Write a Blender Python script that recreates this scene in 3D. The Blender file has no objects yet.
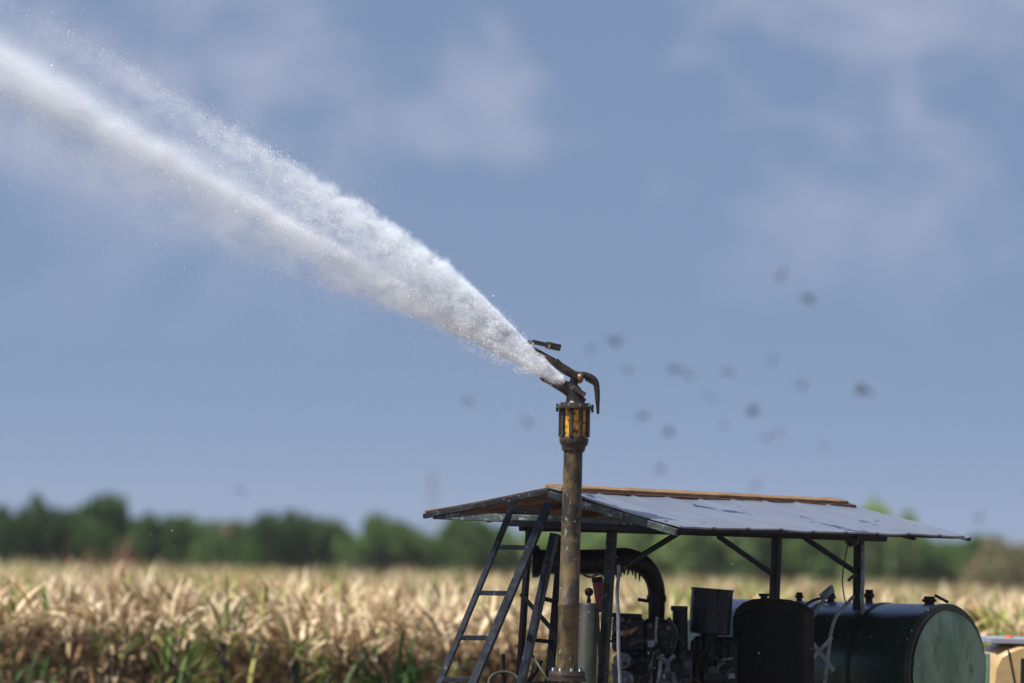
import bpy, bmesh, math, random
import numpy as np
from mathutils import Vector, Matrix, Euler

random.seed(7)
rng = np.random.default_rng(11)
R = math.radians
C = bpy.context.scene
COL = C.collection

# ------------------------------------------------------------------ camera
FPX = 1024 * 200.0 / 36.0           # focal length in pixels
EYE = 2.25                          # eye height, metres
HORIZON = 563.5
ROLL = R(1.4)
PITCH = math.atan((HORIZON - 341.5) / FPX)
cam_d = bpy.data.cameras.new('camera')
cam_d.lens = 200; cam_d.sensor_width = 36; cam_d.clip_end = 8000; cam_d.clip_start = 0.5
cam_d.dof.use_dof = True; cam_d.dof.focus_distance = 40.7; cam_d.dof.aperture_fstop = 200 / 1000 / 0.13
cam = bpy.data.objects.new('camera', cam_d); COL.objects.link(cam); C.camera = cam
RM = (Matrix.Rotation(R(90) + PITCH, 3, 'X') @ Matrix.Rotation(ROLL, 3, 'Z'))
cam.matrix_world = Matrix.Translation((0, 0, EYE)) @ RM.to_4x4()

def P(px, py, Y):
    d = RM @ Vector((px - 512.0, 341.5 - py, -FPX))
    return Vector((0, 0, EYE)) + d * (Y / d.y)
def M(px, Y): return px * Y / FPX   # a length of px pixels at distance Y, in metres

# machine axes: the roof's gable direction and its length direction
A = R(38)
G = Vector((math.cos(A), -math.sin(A), 0)); L = Vector((math.sin(A), math.cos(A), 0)); Z = Vector((0, 0, 1))

# ------------------------------------------------------------------ materials
def new_mat(name):
    m = bpy.data.materials.new(name); m.use_nodes = True
    nt = m.node_tree
    return m, nt, nt.nodes['Principled BSDF']
def mat(name, c1, c2=None, c3=None, scale=8.0, rough=0.6, metal=0.0, lo=0.42, hi=0.62, lo3=0.6, hi3=0.68,
        scale3=None, bump=0.0, stretch=(1, 1, 1), spec=0.5, coat=0.0, rvar=0.15):
    m, nt, b = new_mat(name)
    N = nt.nodes; K = nt.links.new
    tc = N.new('ShaderNodeTexCoord'); mp = N.new('ShaderNodeMapping'); mp.inputs['Scale'].default_value = stretch
    K(tc.outputs['Object'], mp.inputs['Vector'])
    n1 = N.new('ShaderNodeTexNoise'); n1.inputs['Scale'].default_value = scale; n1.inputs['Detail'].default_value = 8
    n1.inputs['Roughness'].default_value = 0.65
    K(mp.outputs['Vector'], n1.inputs['Vector'])
    r1 = N.new('ShaderNodeMapRange'); r1.inputs['From Min'].default_value = lo; r1.inputs['From Max'].default_value = hi
    K(n1.outputs['Fac'], r1.inputs['Value'])
    mx = N.new('ShaderNodeMix'); mx.data_type = 'RGBA'
    mx.inputs['A'].default_value = (*c1, 1); mx.inputs['B'].default_value = (*(c2 or c1), 1)
    K(r1.outputs['Result'], mx.inputs['Factor'])
    out = mx.outputs['Result']
    if c3:
        n3 = N.new('ShaderNodeTexNoise'); n3.inputs['Scale'].default_value = scale3 or scale * 3; n3.inputs['Detail'].default_value = 6
        n3.inputs['Roughness'].default_value = 0.7
        K(mp.outputs['Vector'], n3.inputs['Vector'])
        r3 = N.new('ShaderNodeMapRange'); r3.inputs['From Min'].default_value = lo3; r3.inputs['From Max'].default_value = hi3
        K(n3.outputs['Fac'], r3.inputs['Value'])
        m3 = N.new('ShaderNodeMix'); m3.data_type = 'RGBA'; m3.inputs['B'].default_value = (*c3, 1)
        K(out, m3.inputs['A']); K(r3.outputs['Result'], m3.inputs['Factor']); out = m3.outputs['Result']
    K(out, b.inputs['Base Color'])
    b.inputs['Metallic'].default_value = metal
    b.inputs['Specular IOR Level'].default_value = spec
    b.inputs['Coat Weight'].default_value = coat
    rr = N.new('ShaderNodeMapRange'); rr.inputs['From Min'].default_value = 0.3; rr.inputs['From Max'].default_value = 0.7
    rr.inputs['To Min'].default_value = max(0.05, rough - rvar); rr.inputs['To Max'].default_value = min(1, rough + rvar)
    K(n1.outputs['Fac'], rr.inputs['Value']); K(rr.outputs['Result'], b.inputs['Roughness'])
    if bump:
        bp = N.new('ShaderNodeBump'); bp.inputs['Strength'].default_value = bump; bp.inputs['Distance'].default_value = 0.01
        K(n1.outputs['Fac'], bp.inputs['Height']); K(bp.outputs['Normal'], b.inputs['Normal'])
    return m

BLACK = mat('oily_black_steel', (.004, .0045, .0055), (.009, .009, .0105), (.03, .045, .05), scale=14, rough=.45, bump=.3, spec=.22)
BEAM = mat('weathered_dark_steel', (.008, .009, .010), (.02, .023, .025), (.12, .17, .17), scale=9, scale3=22, lo3=.58, hi3=.66, rough=.6, bump=.3, spec=.22)
FASCIA = mat('flaking_green_grey_paint', (.05, .068, .066), (.025, .03, .03), (.26, .32, .31), scale=10, scale3=24, lo3=.56, hi3=.64, rough=.6, bump=.4)
POSTGREEN = mat('worn_green_post_paint', (.012, .016, .016), (.035, .055, .052), (.18, .26, .24), scale=12, scale3=26, lo3=.6, hi3=.68, rough=.5, bump=.3, spec=.22)
RUST = mat('rusty_brown_sheet', (.10, .038, .018), (.025, .012, .009), (.2, .08, .035), scale=5, rough=.8, bump=.3)
RIDGE = mat('weathered_ochre_board', (.30, .165, .055), (.14, .075, .03), (.04, .025, .018), scale=5, scale3=14, lo3=.58, hi3=.68, rough=.6, bump=.3, stretch=(1, 1, 4))
ROOFM = mat('wet_galvanised_sheet', (.30, .33, .385), (.25, .28, .335), (.025, .04, .10), scale=2.2, scale3=2.4, lo3=.59, hi3=.62, rough=.33, metal=.5, bump=.03, rvar=.04, stretch=(1, 1, 3))
PIPEM = mat('grimy_riser_paint', (.125, .080, .027), (.018, .014, .009), (.20, .27, .19), scale=10, scale3=26, lo=.42, hi=.58, lo3=.60, hi3=.67, rough=.5, bump=.6, stretch=(1, 1, .6))
PIPEDK = mat('dark_rusted_casting', (.05, .034, .02), (.014, .012, .010), (.16, .09, .03), scale=12, scale3=22, lo3=.58, hi3=.68, rough=.5, bump=.5)
YELLOW = mat('yellow_machine_paint', (.78, .40, .04), (.42, .19, .025), (.05, .028, .015), scale=14, scale3=26, lo3=.49, hi3=.60, rough=.4, bump=.3)
GUNM = mat('gun_iron', (.010, .009, .008), (.035, .022, .013), (.20, .12, .05), scale=18, scale3=28, lo3=.60, hi3=.70, rough=.4, bump=.4)
LADM = mat('dark_blue_grey_ladder_paint', (.009, .011, .016), (.022, .026, .034), (.13, .15, .15), scale=12, scale3=26, lo3=.61, hi3=.68, rough=.45, bump=.3, spec=.22)
OLIVE = mat('olive_painted_steel', (.045, .047, .030), (.02, .022, .016), (.015, .015, .012), scale=8, scale3=20, rough=.5, bump=.3)
DRUM = mat('navy_drum_paint', (.006, .008, .014), (.016, .019, .03), (.05, .06, .08), scale=6, scale3=18, lo3=.62, hi3=.7, rough=.35, stretch=(4, 4, .6), bump=.2, spec=.22)
TANKM = mat('dark_green_tank_paint', (.022, .045, .040), (.035, .065, .055), (.08, .12, .10), scale=4, scale3=14, lo3=.62, hi3=.72, rough=.27, metal=.75, bump=.05, rvar=.08)
TANKEND = mat('pale_green_tank_end', (.215, .335, .215), (.135, .225, .14), (.03, .05, .035), scale=4, scale3=15, lo3=.55, hi3=.72, rough=.5, bump=.1, stretch=(1, 1, .45))
RIM = mat('tank_rim_paint', (.035, .04, .026), (.018, .024, .022), (.12, .10, .05), scale=9, rough=.4)
RADM = mat('sooty_brown_shroud', (.014, .011, .010), (.006, .006, .006), (.06, .04, .03), scale=9, scale3=20, rough=.6, bump=.3, spec=.22)
TEAL = mat('chipped_teal_engine_paint', (.006, .010, .011), (.02, .035, .036), (.20, .30, .30), scale=11, scale3=24, lo=.5, hi=.62, lo3=.60, hi3=.67, rough=.35, bump=.5, spec=.22)
ALU = mat('dull_aluminium', (.16, .17, .19), (.04, .045, .05), (.42, .43, .46), scale=12, scale3=24, rough=.35, metal=.4, bump=.4)
BRASS = mat('brass_fitting', (.32, .20, .11), (.08, .05, .03), scale=20, rough=.4, metal=.4)
RED = mat('faded_red_paint', (.22, .026, .024), (.12, .018, .016), (.3, .2, .18), scale=12, scale3=26, rough=.45)
HOSE = mat('grey_rubber_hose', (.30, .35, .36), (.16, .19, .20), scale=20, rough=.5)
WHITEROD = mat('pale_plastic_conduit', (.22, .23, .26), (.12, .13, .15), scale=12, rough=.5)
DARKHOSE = mat('black_rubber_hose', (.014, .016, .018), (.03, .033, .036), scale=20, rough=.4)
VANY = mat('dusty_yellow_paint', (.56, .38, .16), (.42, .28, .12), (.30, .2, .12), scale=4, scale3=9, rough=.4, coat=.2)
VANW = mat('pale_roof_paint', (.30, .31, .34), (.22, .23, .26), scale=4, rough=.5)
GLASSD = mat('dark_window_glass', (.01, .012, .016), rough=.08, rvar=.02)
TYRE = mat('tyre_rubber', (.02, .02, .02), rough=.8)
LAMPM = mat('lamp_housing', (.11, .075, .05), (.05, .04, .03), scale=12, rough=.35)
ORANGE = mat('orange_plastic', (.75, .10, .02), rough=.3)
SOIL = mat('dry_field_soil', (.16, .115, .07), (.10, .07, .045), scale=.8, rough=.95, bump=.3)
BIRDM = mat('dark_bird_plumage', (.014, .016, .022), (.03, .03, .035), scale=20, rough=.7)
WALLM = mat('pale_plaster', (.45, .40, .34), (.36, .32, .27), scale=.8, rough=.9)
TILE = mat('terracotta_tiles', (.36, .15, .08), (.24, .10, .06), scale=1.5, rough=.9)
MASTM = mat('mast_steel', (.2, .2, .21), (.12, .12, .13), rough=.6)
BARK = mat('bark', (.09, .07, .05), (.05, .04, .03), scale=4, rough=.9)

def leaf_mat(name, rough=.6, trans=.45, spec=.25):
    m, nt, b = new_mat(name); N = nt.nodes; K = nt.links.new
    at = N.new('ShaderNodeAttribute'); at.attribute_name = 'tint'
    K(at.outputs['Color'], b.inputs['Base Color']); b.inputs['Roughness'].default_value = rough
    b.inputs['Specular IOR Level'].default_value = spec
    tr = N.new('ShaderNodeBsdfTranslucent'); K(at.outputs['Color'], tr.inputs['Color'])
    mx = N.new('ShaderNodeMixShader'); mx.inputs['Fac'].default_value = trans
    K(b.outputs['BSDF'], mx.inputs[1]); K(tr.outputs['BSDF'], mx.inputs[2])
    K(mx.outputs['Shader'], N['Material Output'].inputs['Surface'])
    return m
CANEM = leaf_mat('cane_leaf', .6, .18)
TREEM = leaf_mat('tree_leaf', .7, .42)

# ------------------------------------------------------------------ mesh helpers
class MB:
    def __init__(s): s.v = []; s.f = []; s.sm = []
    def add(s, vs, fs, smooth=False):
        o = len(s.v); s.v += [Vector(v) for v in vs]; s.f += [tuple(i + o for i in f) for f in fs]; s.sm += [smooth] * len(fs); return s
    def boxa(s, c, x, y, z):            # centre and three half-axes, chamfered a little
        c = Vector(c); x = Vector(x); y = Vector(y); z = Vector(z)
        bm = bmesh.new(); vs = []
        for i in (-1, 1):
            for j in (-1, 1):
                for k in (-1, 1): vs.append(bm.verts.new(c + x * i + y * j + z * k))
        for q in ((0, 1, 3, 2), (4, 6, 7, 5), (0, 4, 5, 1), (2, 3, 7, 6), (0, 2, 6, 4), (1, 5, 7, 3)): bm.faces.new([vs[i] for i in q])
        w = min(x.length, y.length, z.length) * 0.22
        bmesh.ops.bevel(bm, geom=bm.edges[:], offset=w, segments=1, affect='EDGES', clamp_overlap=True)
        bmesh.ops.recalc_face_normals(bm, faces=bm.faces[:])
        bm.verts.index_update()
        s.add([v.co.copy() for v in bm.verts], [[v.index for v in f.verts] for f in bm.faces]); bm.free(); return s
    def bar(s, a, b, w, h, side=None):  # rectangular bar; w measured along side, h across
        a = Vector(a); b = Vector(b); d = b - a
        side = Vector(side) if side is not None else (Vector((1, 0, 0)) if abs(d.normalized().x) < .9 else Vector((0, 1, 0)))
        dn = d.normalized(); sx = (side - dn * side.dot(dn)).normalized(); sy = dn.cross(sx)
        return s.boxa((a + b) / 2, d / 2, sx * w / 2, sy * h / 2)
    def tube(s, pts, r, n=14, caps=True, smooth=True):
        pts = [Vector(p) for p in pts]; rs = r if isinstance(r, (list, tuple)) else [r] * len(pts)
        vs = []; fs = []; up = None
        for i, p in enumerate(pts):
            t = (pts[min(i + 1, len(pts) - 1)] - pts[max(i - 1, 0)]).normalized()
            if up is None:
                up = Vector((0, 0, 1)) if abs(t.z) < .9 else Vector((0, 1, 0))
            x = (up - t * up.dot(t)).normalized(); y = t.cross(x); up = x
            for k in range(n):
                a = 2 * math.pi * k / n; vs.append(p + (x * math.cos(a) + y * math.sin(a)) * rs[i])
        for i in range(len(pts) - 1):
            for k in range(n):
                fs.append((i * n + k, i * n + (k + 1) % n, (i + 1) * n + (k + 1) % n, (i + 1) * n + k))
        s.add(vs, fs, smooth)
        if caps: s.add(vs[:n], [tuple(range(n - 1, -1, -1))]); s.add(vs[-n:], [tuple(range(n))])
        return s
    def cyl(s, a, b, r, r2=None, n=20): return s.tube([a, b], [r, r if r2 is None else r2], n)
    def lathe(s, a, b, prof, n=28):     # prof: (fraction from a to b, radius); sharp rings
        a = Vector(a); b = Vector(b)
        for (t0, r0), (t1, r1) in zip(prof[:-1], prof[1:]):
            if t0 == t1: 
                s.tube([a.lerp(b, t0), a.lerp(b, t0 + 1e-4)], [r0, r1], n, caps=False, smooth=False)
            else: s.tube([a.lerp(b, t0), a.lerp(b, t1)], [r0, r1], n, caps=False)
        for t, r in (prof[0], prof[-1]):
            if r > 1e-4: s.tube([a.lerp(b, t), a.lerp(b, t + 1e-4)], r, n)
        return s
    def ball(s, c, r, sx=1, sy=1, sz=1, n=10):
        c = Vector(c); vs = []; fs = []
        for i in range(n + 1):
            th = math.pi * i / n
            for k in range(2 * n):
                a = math.pi * k / n
                vs.append(c + Vector((math.sin(th) * math.cos(a) * sx, math.sin(th) * math.sin(a) * sy, math.cos(th) * sz)) * r)
        for i in range(n):
            for k in range(2 * n):
                fs.append((i * 2 * n + k, i * 2 * n + (k + 1) % (2 * n), (i + 1) * 2 * n + (k + 1) % (2 * n), (i + 1) * 2 * n + k))
        return s.add(vs, fs, True)
    def build(s, name, m, parent=None, origin=None):
        root = parent
        while root is not None and root.parent is not None: root = root.parent
        o = Vector(origin) if origin is not None else (root.location.copy() if root is not None else Vector((0, 0, 0)))
        me = bpy.data.meshes.new(name)
        me.from_pydata([tuple(v - o) for v in s.v], [], s.f); me.update()
        me.polygons.foreach_set('use_smooth', s.sm)
        bm = bmesh.new(); bm.from_mesh(me); bmesh.ops.remove_doubles(bm, verts=bm.verts[:], dist=1e-5)
        bmesh.ops.recalc_face_normals(bm, faces=bm.faces[:])
        for e in bm.edges:
            if len(e.link_faces) == 2 and e.calc_face_angle(0) > R(38): e.smooth = False
        bm.to_mesh(me); bm.free()
        me.materials.append(m)
        ob = bpy.data.objects.new(name, me); COL.objects.link(ob)
        if parent is not None: ob.parent = parent
        else: ob.location = o
        return ob
def curve(pts, n=6):                    # Catmull-Rom through points
    p = [Vector(q) for q in pts]; p = [p[0] * 2 - p[1]] + p + [p[-1] * 2 - p[-2]]; out = []
    for i in range(1, len(p) - 2):
        for k in range(n):
            t = k / n; a, b, c, d = p[i - 1:i + 3]
            out.append(.5 * ((2 * b) + (c - a) * t + (2 * a - 5 * b + 4 * c - d) * t * t + (3 * b - a - 3 * c + d) * t ** 3))
    out.append(p[-2]); return out
def tag(o, label=None, cat=None, group=None, kind=None):
    for k, v in (('label', label), ('category', cat), ('group', group), ('kind', kind)):
        if v: o[k] = v
    return o
def thing(name, label, cat, loc, group=None):
    o = bpy.data.objects.new(name, None); COL.objects.link(o); o.location = loc; o.empty_display_size = .2
    return tag(o, label, cat, group)
def fast_mesh(name, verts, faces, m, tint=None, smooth=False):   # numpy arrays; faces (n,k)
    me = bpy.data.meshes.new(name); nv = len(verts); nf, k = faces.shape
    me.vertices.add(nv); me.vertices.foreach_set('co', np.ascontiguousarray(verts, dtype=np.float32).ravel())
    me.loops.add(nf * k); me.loops.foreach_set('vertex_index', np.ascontiguousarray(faces, dtype=np.int32).ravel())
    me.polygons.add(nf); me.polygons.foreach_set('loop_start', np.arange(0, nf * k, k, dtype=np.int32))
    me.polygons.foreach_set('loop_total', np.full(nf, k, dtype=np.int32))
    me.polygons.foreach_set('use_smooth', np.full(nf, smooth, dtype=bool))
    me.update(calc_edges=True)
    if tint is not None:
        a = me.color_attributes.new('tint', 'FLOAT_COLOR', 'POINT')
        c = np.ones((nv, 4), dtype=np.float32); c[:, :3] = tint; a.data.foreach_set('color', c.ravel())
    me.materials.append(m)
    return me

# vectorised value noise
_lat = rng.random((64, 64, 64)).astype(np.float32)
def vnoise(p):
    i = np.floor(p).astype(int); f = p - i; f = f * f * (3 - 2 * f); i &= 63; j = (i + 1) & 63
    def g(a, b, c): return _lat[a, b, c]
    x0, y0, z0 = i.T; x1, y1, z1 = j.T; fx, fy, fz = f.T
    l = lambda a, b, t: a + (b - a) * t
    return l(l(l(g(x0, y0, z0), g(x1, y0, z0), fx), l(g(x0, y1, z0), g(x1, y1, z0), fx), fy),
             l(l(g(x0, y0, z1), g(x1, y0, z1), fx), l(g(x0, y1, z1), g(x1, y1, z1), fx), fy), fz)
def fbm(p, o=4):
    s = 0; a = .5; t = 0
    for k in range(o): s = s + a * vnoise(p * (2 ** k) + 17.3 * k); t += a; a *= .5
    return s / t

# ------------------------------------------------------------------ ground
gm = MB(); xs = [-4000, -600, -150, -40, 0, 40, 150, 600, 4000]; ys = [-200, 0, 30, 60, 100, 200, 400, 900, 5000]
gm.add([(x, y, 0) for y in ys for x in xs], [(j * 9 + i, j * 9 + i + 1, (j + 1) * 9 + i + 1, (j + 1) * 9 + i) for j in range(8) for i in range(8)])
tag(gm.build('ground', SOIL), 'dry brown field soil stretching to the horizon', None, None, 'structure')

# ------------------------------------------------------------------ pump shelter (roof on four posts)
RL, RR = P(550, 488.5, 41.0), P(845, 503, 43.8)
EL, ER = P(680, 527, 40.26), P(970, 535, 43.06)
FL, FR = P(425, 512.5, 41.74), P(722, 527, 44.54)
base = P(690, 560, 42.4); base.z = 0
sh = thing('pump_shelter', 'open gabled sheet metal roof on four dark steel posts over the pump engine', 'shelter', base)
def slope(A0, A1, B0, B1, name, m, amp, seed):
    nu, nv = 90, 16; up = (A1 - A0).cross(B0 - A0).normalized(); up = up if up.z > 0 else -up
    top = []; 
    for j in range(nv + 1):
        for i in range(nu + 1):
            u = i / nu; v = j / nv; p = (A0.lerp(A1, u)).lerp(B0.lerp(B1, u), v)
            rib = .008 if (i % 10) == 0 else 0
            sag = -.018 * (u - .55) * max(0, u - .55) * 6 * v
            dent = amp * (math.sin(u * 23 + seed) * .3 + math.sin(u * 9 + v * 5 + seed) * .5 + math.sin(u * 41 + v * 7) * .2)
            top.append(p + up * (dent + rib) + Vector((0, 0, sag)))
    n = len(top); bot = [p - up * .012 for p in top]; W = nu + 1; f = []
    for j in range(nv):
        for i in range(nu):
            a = j * W + i; f.append((a, a + 1, a + W + 1, a + W)); f.append((n + a, n + a + W, n + a + W + 1, n + a + 1))
    for i in range(nu):
        for a, b in ((i, i + 1), (nv * W + i, nv * W + i + 1)): f.append((a, b, n + b, n + a))
    for j in range(nv):
        for a, b in ((j * W, (j + 1) * W), (j * W + nu, (j + 1) * W + nu)): f.append((a, b, n + b, n + a))
    mb = MB(); mb.add(top + bot, f, True); ob = mb.build(name, m, sh)
    return ob
near = slope(RL, RR, EL, ER, 'roof_sheet', ROOFM, .009, 1.0); near['label'] = 'wet pale grey sheet facing the camera with dark blue streaks'
far_ = slope(RL, RR, FL, FR, 'roof_sheet', RUST, .005, 2.2); far_['label'] = 'rust brown sheet of the far slope'
# ridge capping: ochre board with a rusty flashing below it
cu = Z * .012
capm = MB(); d = (RR - RL).normalized()
capm.boxa((RL + RR) / 2 + Z * .010 + G * .03 - d * .05, (RR - RL) / 2 - d * .05, G * .075 - Z * .012, Z * .014 + G * .003)
cap = capm.build('ridge_cap', RIDGE, sh)
fl = MB(); fl.boxa((RL + RR) / 2 - Z * .022 + G * .10, (RR - RL) / 2 - d * .03, G * .03 - Z * .008, Z * .014)
fl.build('ridge_flashing', RUST, cap)
# rake boards on both gables, tie beams, eave beams
def rake(a, b, o, h, w, m, name='rake_board'):
    MB().bar(a - Z * o, b - Z * o, w, h, side=L).build(name, m, sh)
rake(RL - L * .012, RL.lerp(EL, .985) - L * .012, .042, .05, .03, FASCIA); rake(RL - L * .012 + Z * .004, FL - L * .012, .028, .036, .03, BEAM)
rake(RR + L * .0, ER, .032, .03, .025, BEAM); rake(RR, FR, .03, .035, .025, BEAM)
tl0, tl1 = P(432, 515.2, 41.68), P(664, 524.3, 40.40)
MB().bar(tl0 + L * .03, tl1 + L * .03, .05, .058, side=L).build('tie_beam', FASCIA, sh)
MB().bar(P(504, 522.5, 41.30), P(682, 530.5, 40.34), .05, .05, side=L).build('cross_beam', BLACK, sh)
MB().bar(FL.lerp(RL, .52) - Z * .055 + L * .02, FL.lerp(RL, .52) + (EL - RL) * .95 - Z * .04 + L * .02 , .03, .03, side=L)
# longitudinal beams carried by the posts
nb0, nb1 = P(600, 527.5, 40.95), P(885, 537.2, 43.45)
MB().bar(nb0, nb1, .05, M(9.5, 42), side=G).build('eave_beam', BLACK, sh)
fb0, fb1 = P(521, 527, 41.4), P(800, 533, 43.95)
MB().bar(fb0, fb1, .05, M(8, 42), side=G).build('eave_beam', BLACK, sh)
# thin lip along the near eave and rafters under the sheet
MB().bar(EL.lerp(ER, .0) - Z * .018 - G * .02, EL.lerp(ER, .985) - Z * .02 - G * .02, .02, .022, side=G).build('eave_lip', BLACK, sh)
for t in (.2, .4, .6, .8):
    r0 = RL.lerp(RR, t); e0 = EL.lerp(ER, t); f0 = FL.lerp(FR, t)
    MB().bar(r0 - Z * .04, e0 - Z * .035, .03, .035, side=L).build('rafter', BLACK, sh)
    MB().bar(r0 - Z * .04, f0 - Z * .035, .03, .035, side=L).build('rafter', RUST, sh)
# posts
def post(tx, ty, bx, by, Y, w, m):
    t = P(tx, ty, Y); b = P(bx, by, Y); d = (b - t) / (b.z - t.z); b2 = t + d * (.32 - t.z)
    return MB().bar(t, b2, M(w, Y) * .78, M(w, Y) * .78, side=G).build('post', m, sh)
post(529.5, 527, 519, 683, 41.4, 7.5, BLACK)
post(612, 531, 602.5, 683, 40.98, 11, POSTGREEN)
post(777, 534, 771, 683, 43.75, 11, BLACK)
post(859, 538, 857, 683, 43.35, 11, BLACK)
def brace(a, b, Y0, Y1, w): MB().bar(P(*a, Y0), P(*b, Y1), M(w, 42), M(w, 42) * .7, side=Z).build('brace', BLACK, sh)
brace((680, 532), (612, 574), 41.55, 41.0, 5); brace((718, 536), (774, 575), 43.2, 43.72, 5); brace((805, 538), (857, 573), 42.85, 43.33, 5)
brace((521, 594), (556, 634), 41.35, 41.1, 4)
# skid base, under the frame of the picture
for p0, p1 in (((525, 41.4), (777, 43.75)), ((603, 40.98), (857, 43.35))):
    a = P(p0[0] - 10, 600, p0[1]); b = P(p1[0] + 10, 600, p1[1]); a.z = b.z = .2
    MB().bar(a - L * .6, b + L * .6, .12, .24, side=G).build('skid_rail', BLACK, sh)
for t in (0, .5, 1):
    a = P(519, 600, 41.4).lerp(P(771, 600, 43.75), t); b = P(602, 600, 40.98).lerp(P(857, 600, 43.35), t); a.z = b.z = .3
    MB().bar(a - G * .5, b + G * .5, .1, .1, side=L).build('skid_cross_member', BLACK, sh)

# round lamp under the right end, with its hanging wire
lp = P(852.5, 540, 43.25)
lam = thing('work_lamp', 'round brown work lamp hanging under the right end of the roof', 'lamp', lp)
hd = MB().lathe(lp + Vector((.02, .12, 0)), lp + Vector((-.01, -.03, -.005)), [(0, .02), (.3, .045), (.8, .052), (1, .05)]).build('lamp_housing', LAMPM, lam)
MB().lathe(lp + Vector((-.01, -.032, -.005)), lp + Vector((-.012, -.05, -.006)), [(0, .044), (.6, .035), (1, .012)]).build('lens', GLASSD, lam)
MB().bar(lp + Z * .03, lp + Z * .075, .02, .02).build('bracket', BLACK, lam)
w = MB().tube(curve([P(848, 545, 43.25), P(845, 560, 43.25), P(842.5, 577, 43.25), P(843.5, 592, 43.2), P(846, 604, 43.1)]), .0055, 6)
tag(w.build('electric_wire', DARKHOSE, None, P(846, 604, 43.1)), 'thin dark wire dangling from the round lamp beside the right front post', 'wire')
cw = MB().tube(curve([P(856, 575, 43.3), P(852, 577, 43.26), P(848, 581, 43.26)]), [.012] * 13, 7)
tag(cw.build('rope_end', DARKHOSE, None, P(856, 575, 43.3)), 'short frayed rope end tied to the right front post', 'rope')
# pale hose strapped to the right front post
ho = MB().tube(curve([P(863, 545, 43.28), P(863, 578, 43.24), P(862, 600, 43.24), P(864.5, 630, 43.24), P(864, 655, 43.24), P(862, 683, 43.22), P(864, 720, 43.22), P(866, 800, 43.2)]), M(2.0, 43), 8)
tag(ho.build('hose', HOSE, None, P(866, 800, 43.2)), 'thin pale hose running down the right front roof post', 'hose')

# ------------------------------------------------------------------ irrigation gun on its riser
Yg = 40.25
gb = P(565, 740, Yg); gb.z = 0
gun = thing('irrigation_gun', 'tall rusty riser pipe with yellow swivel and black spray gun on top', 'irrigation gun', gb)
p0, p1 = P(567, 671, Yg), P(573.5, 443, Yg)
rp = MB().lathe(p0, p1, [(0, M(10.6, Yg)), (.28, M(10.4, Yg)), (.285, M(10.9, Yg)), (.295, M(10.9, Yg)), (.3, M(10.2, Yg)), (.7, M(9.7, Yg)), (1, M(9.4, Yg))]).build('riser_pipe', PIPEM, gun)
down = (p0 - p1).normalized()
fg = MB(); a = p0 + down * 0.0
fg.lathe(a, a + down * M(10, Yg), [(0, M(17.5, Yg)), (.42, M(18.5, Yg)), (.45, M(17, Yg)), (.6, M(17, Yg)), (.63, M(19, Yg)), (1, M(19, Yg))])
flg = fg.build('flange', PIPEDK, rp)
ax1 = Vector((1, 0, 0)); ax2 = Vector((0, 1, 0))
for k in range(8):
    an = k * math.pi / 4 + .3; q = a + (ax1 * math.cos(an) + ax2 * math.sin(an)) * M(14.5, Yg)
    MB().cyl(q - down * .022, q + down * .09, .014, n=6).build('bolt', ALU, rp)
MB().lathe(a + down * M(4.3, Yg), a + down * M(5.7, Yg), [(0, M(18, Yg)), (1, M(18, Yg))]).build('gasket', RUST, rp)
low = a + down * M(10, Yg); lowb = low.copy(); lowb = low + down * ((low.z - .35) / -down.z)
MB().cyl(low, lowb, M(12, Yg)).build('lower_pipe', PIPEM, gun)
# swivel: collar, yellow body with dark ribs, top flange
c0, c1 = P(573.2, 452, Yg), P(574.2, 437, Yg)
col = MB().lathe(c0, c1, [(0, M(9.6, Yg)), (.1, M(11.5, Yg)), (.4, M(12.2, Yg)), (.55, M(14.2, Yg)), (.85, M(14.8, Yg)), (1, M(14.2, Yg))]).build('collar', PIPEDK, gun)
s0, s1 = P(574.2, 437, Yg), P(574.8, 408, Yg)
sw = MB().lathe(s0, s1, [(0, M(12.8, Yg)), (.1, M(13.2, Yg)), (.9, M(13.2, Yg)), (1, M(14, Yg))]).build('swivel_body', YELLOW, gun)
axn = (s1 - s0).normalized()
for k in range(9):
    an = k * 2 * math.pi / 9 - .42; rd = Vector((math.cos(an), math.sin(an), 0)) * M(13.6, Yg)
    MB().bar(s0 + rd, s1 + rd, M(3.6, Yg), M(4.5, Yg), side=Vector((-math.sin(an), math.cos(an), 0))).build('rib', PIPEDK, sw)
t0, t1 = P(574.8, 409, Yg), P(575, 403, Yg)
tf = MB().lathe(t0, t1, [(0, M(17.5, Yg)), (.1, M(19, Yg)), (.5, M(19, Yg)), (.55, M(15.5, Yg)), (1, M(15, Yg))]).build('top_flange', PIPEDK, gun)
for k in range(10):
    an = k * math.pi / 5; q = t0 + Vector((math.cos(an), math.sin(an), 0)) * M(17.6, Yg)
    MB().cyl(q - axn * .022, q + axn * .034, .010, n=6).build('bolt', GUNM, tf)
# neck, barrel and its ribs
nk = MB().tube(curve([P(575, 405, Yg), P(575, 397, Yg), P(573, 392, Yg), P(567, 388, Yg), P(558, 384, Yg), P(545, 377.5, Yg)]),
               [M(q, Yg) for q in np.interp(np.linspace(0, 1, 31), [0, .1, .35, .6, 1], [11.5, 9, 8.8, 7.0, 4.0])], 16).build('barrel', GUNM, gun)
MB().lathe(P(547, 378.6, Yg), P(541, 375.6, Yg), [(0, M(4.6, Yg)), (.6, M(4.4, Yg)), (1, M(3.4, Yg))]).build('nozzle', GUNM, nk)
MB().boxa(P(579, 391.5, Yg - .02), Vector((.045, 0, -.026)), Vector((0, .05, 0)), Vector((.009, 0, .016))).build('side_plate', PIPEDK, gun)
MB().boxa(P(580.5, 399, Yg), Vector((.03, 0, -.02)), Vector((0, .04, 0)), Vector((.012, 0, .018))).build('lug', GUNM, gun)
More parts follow.
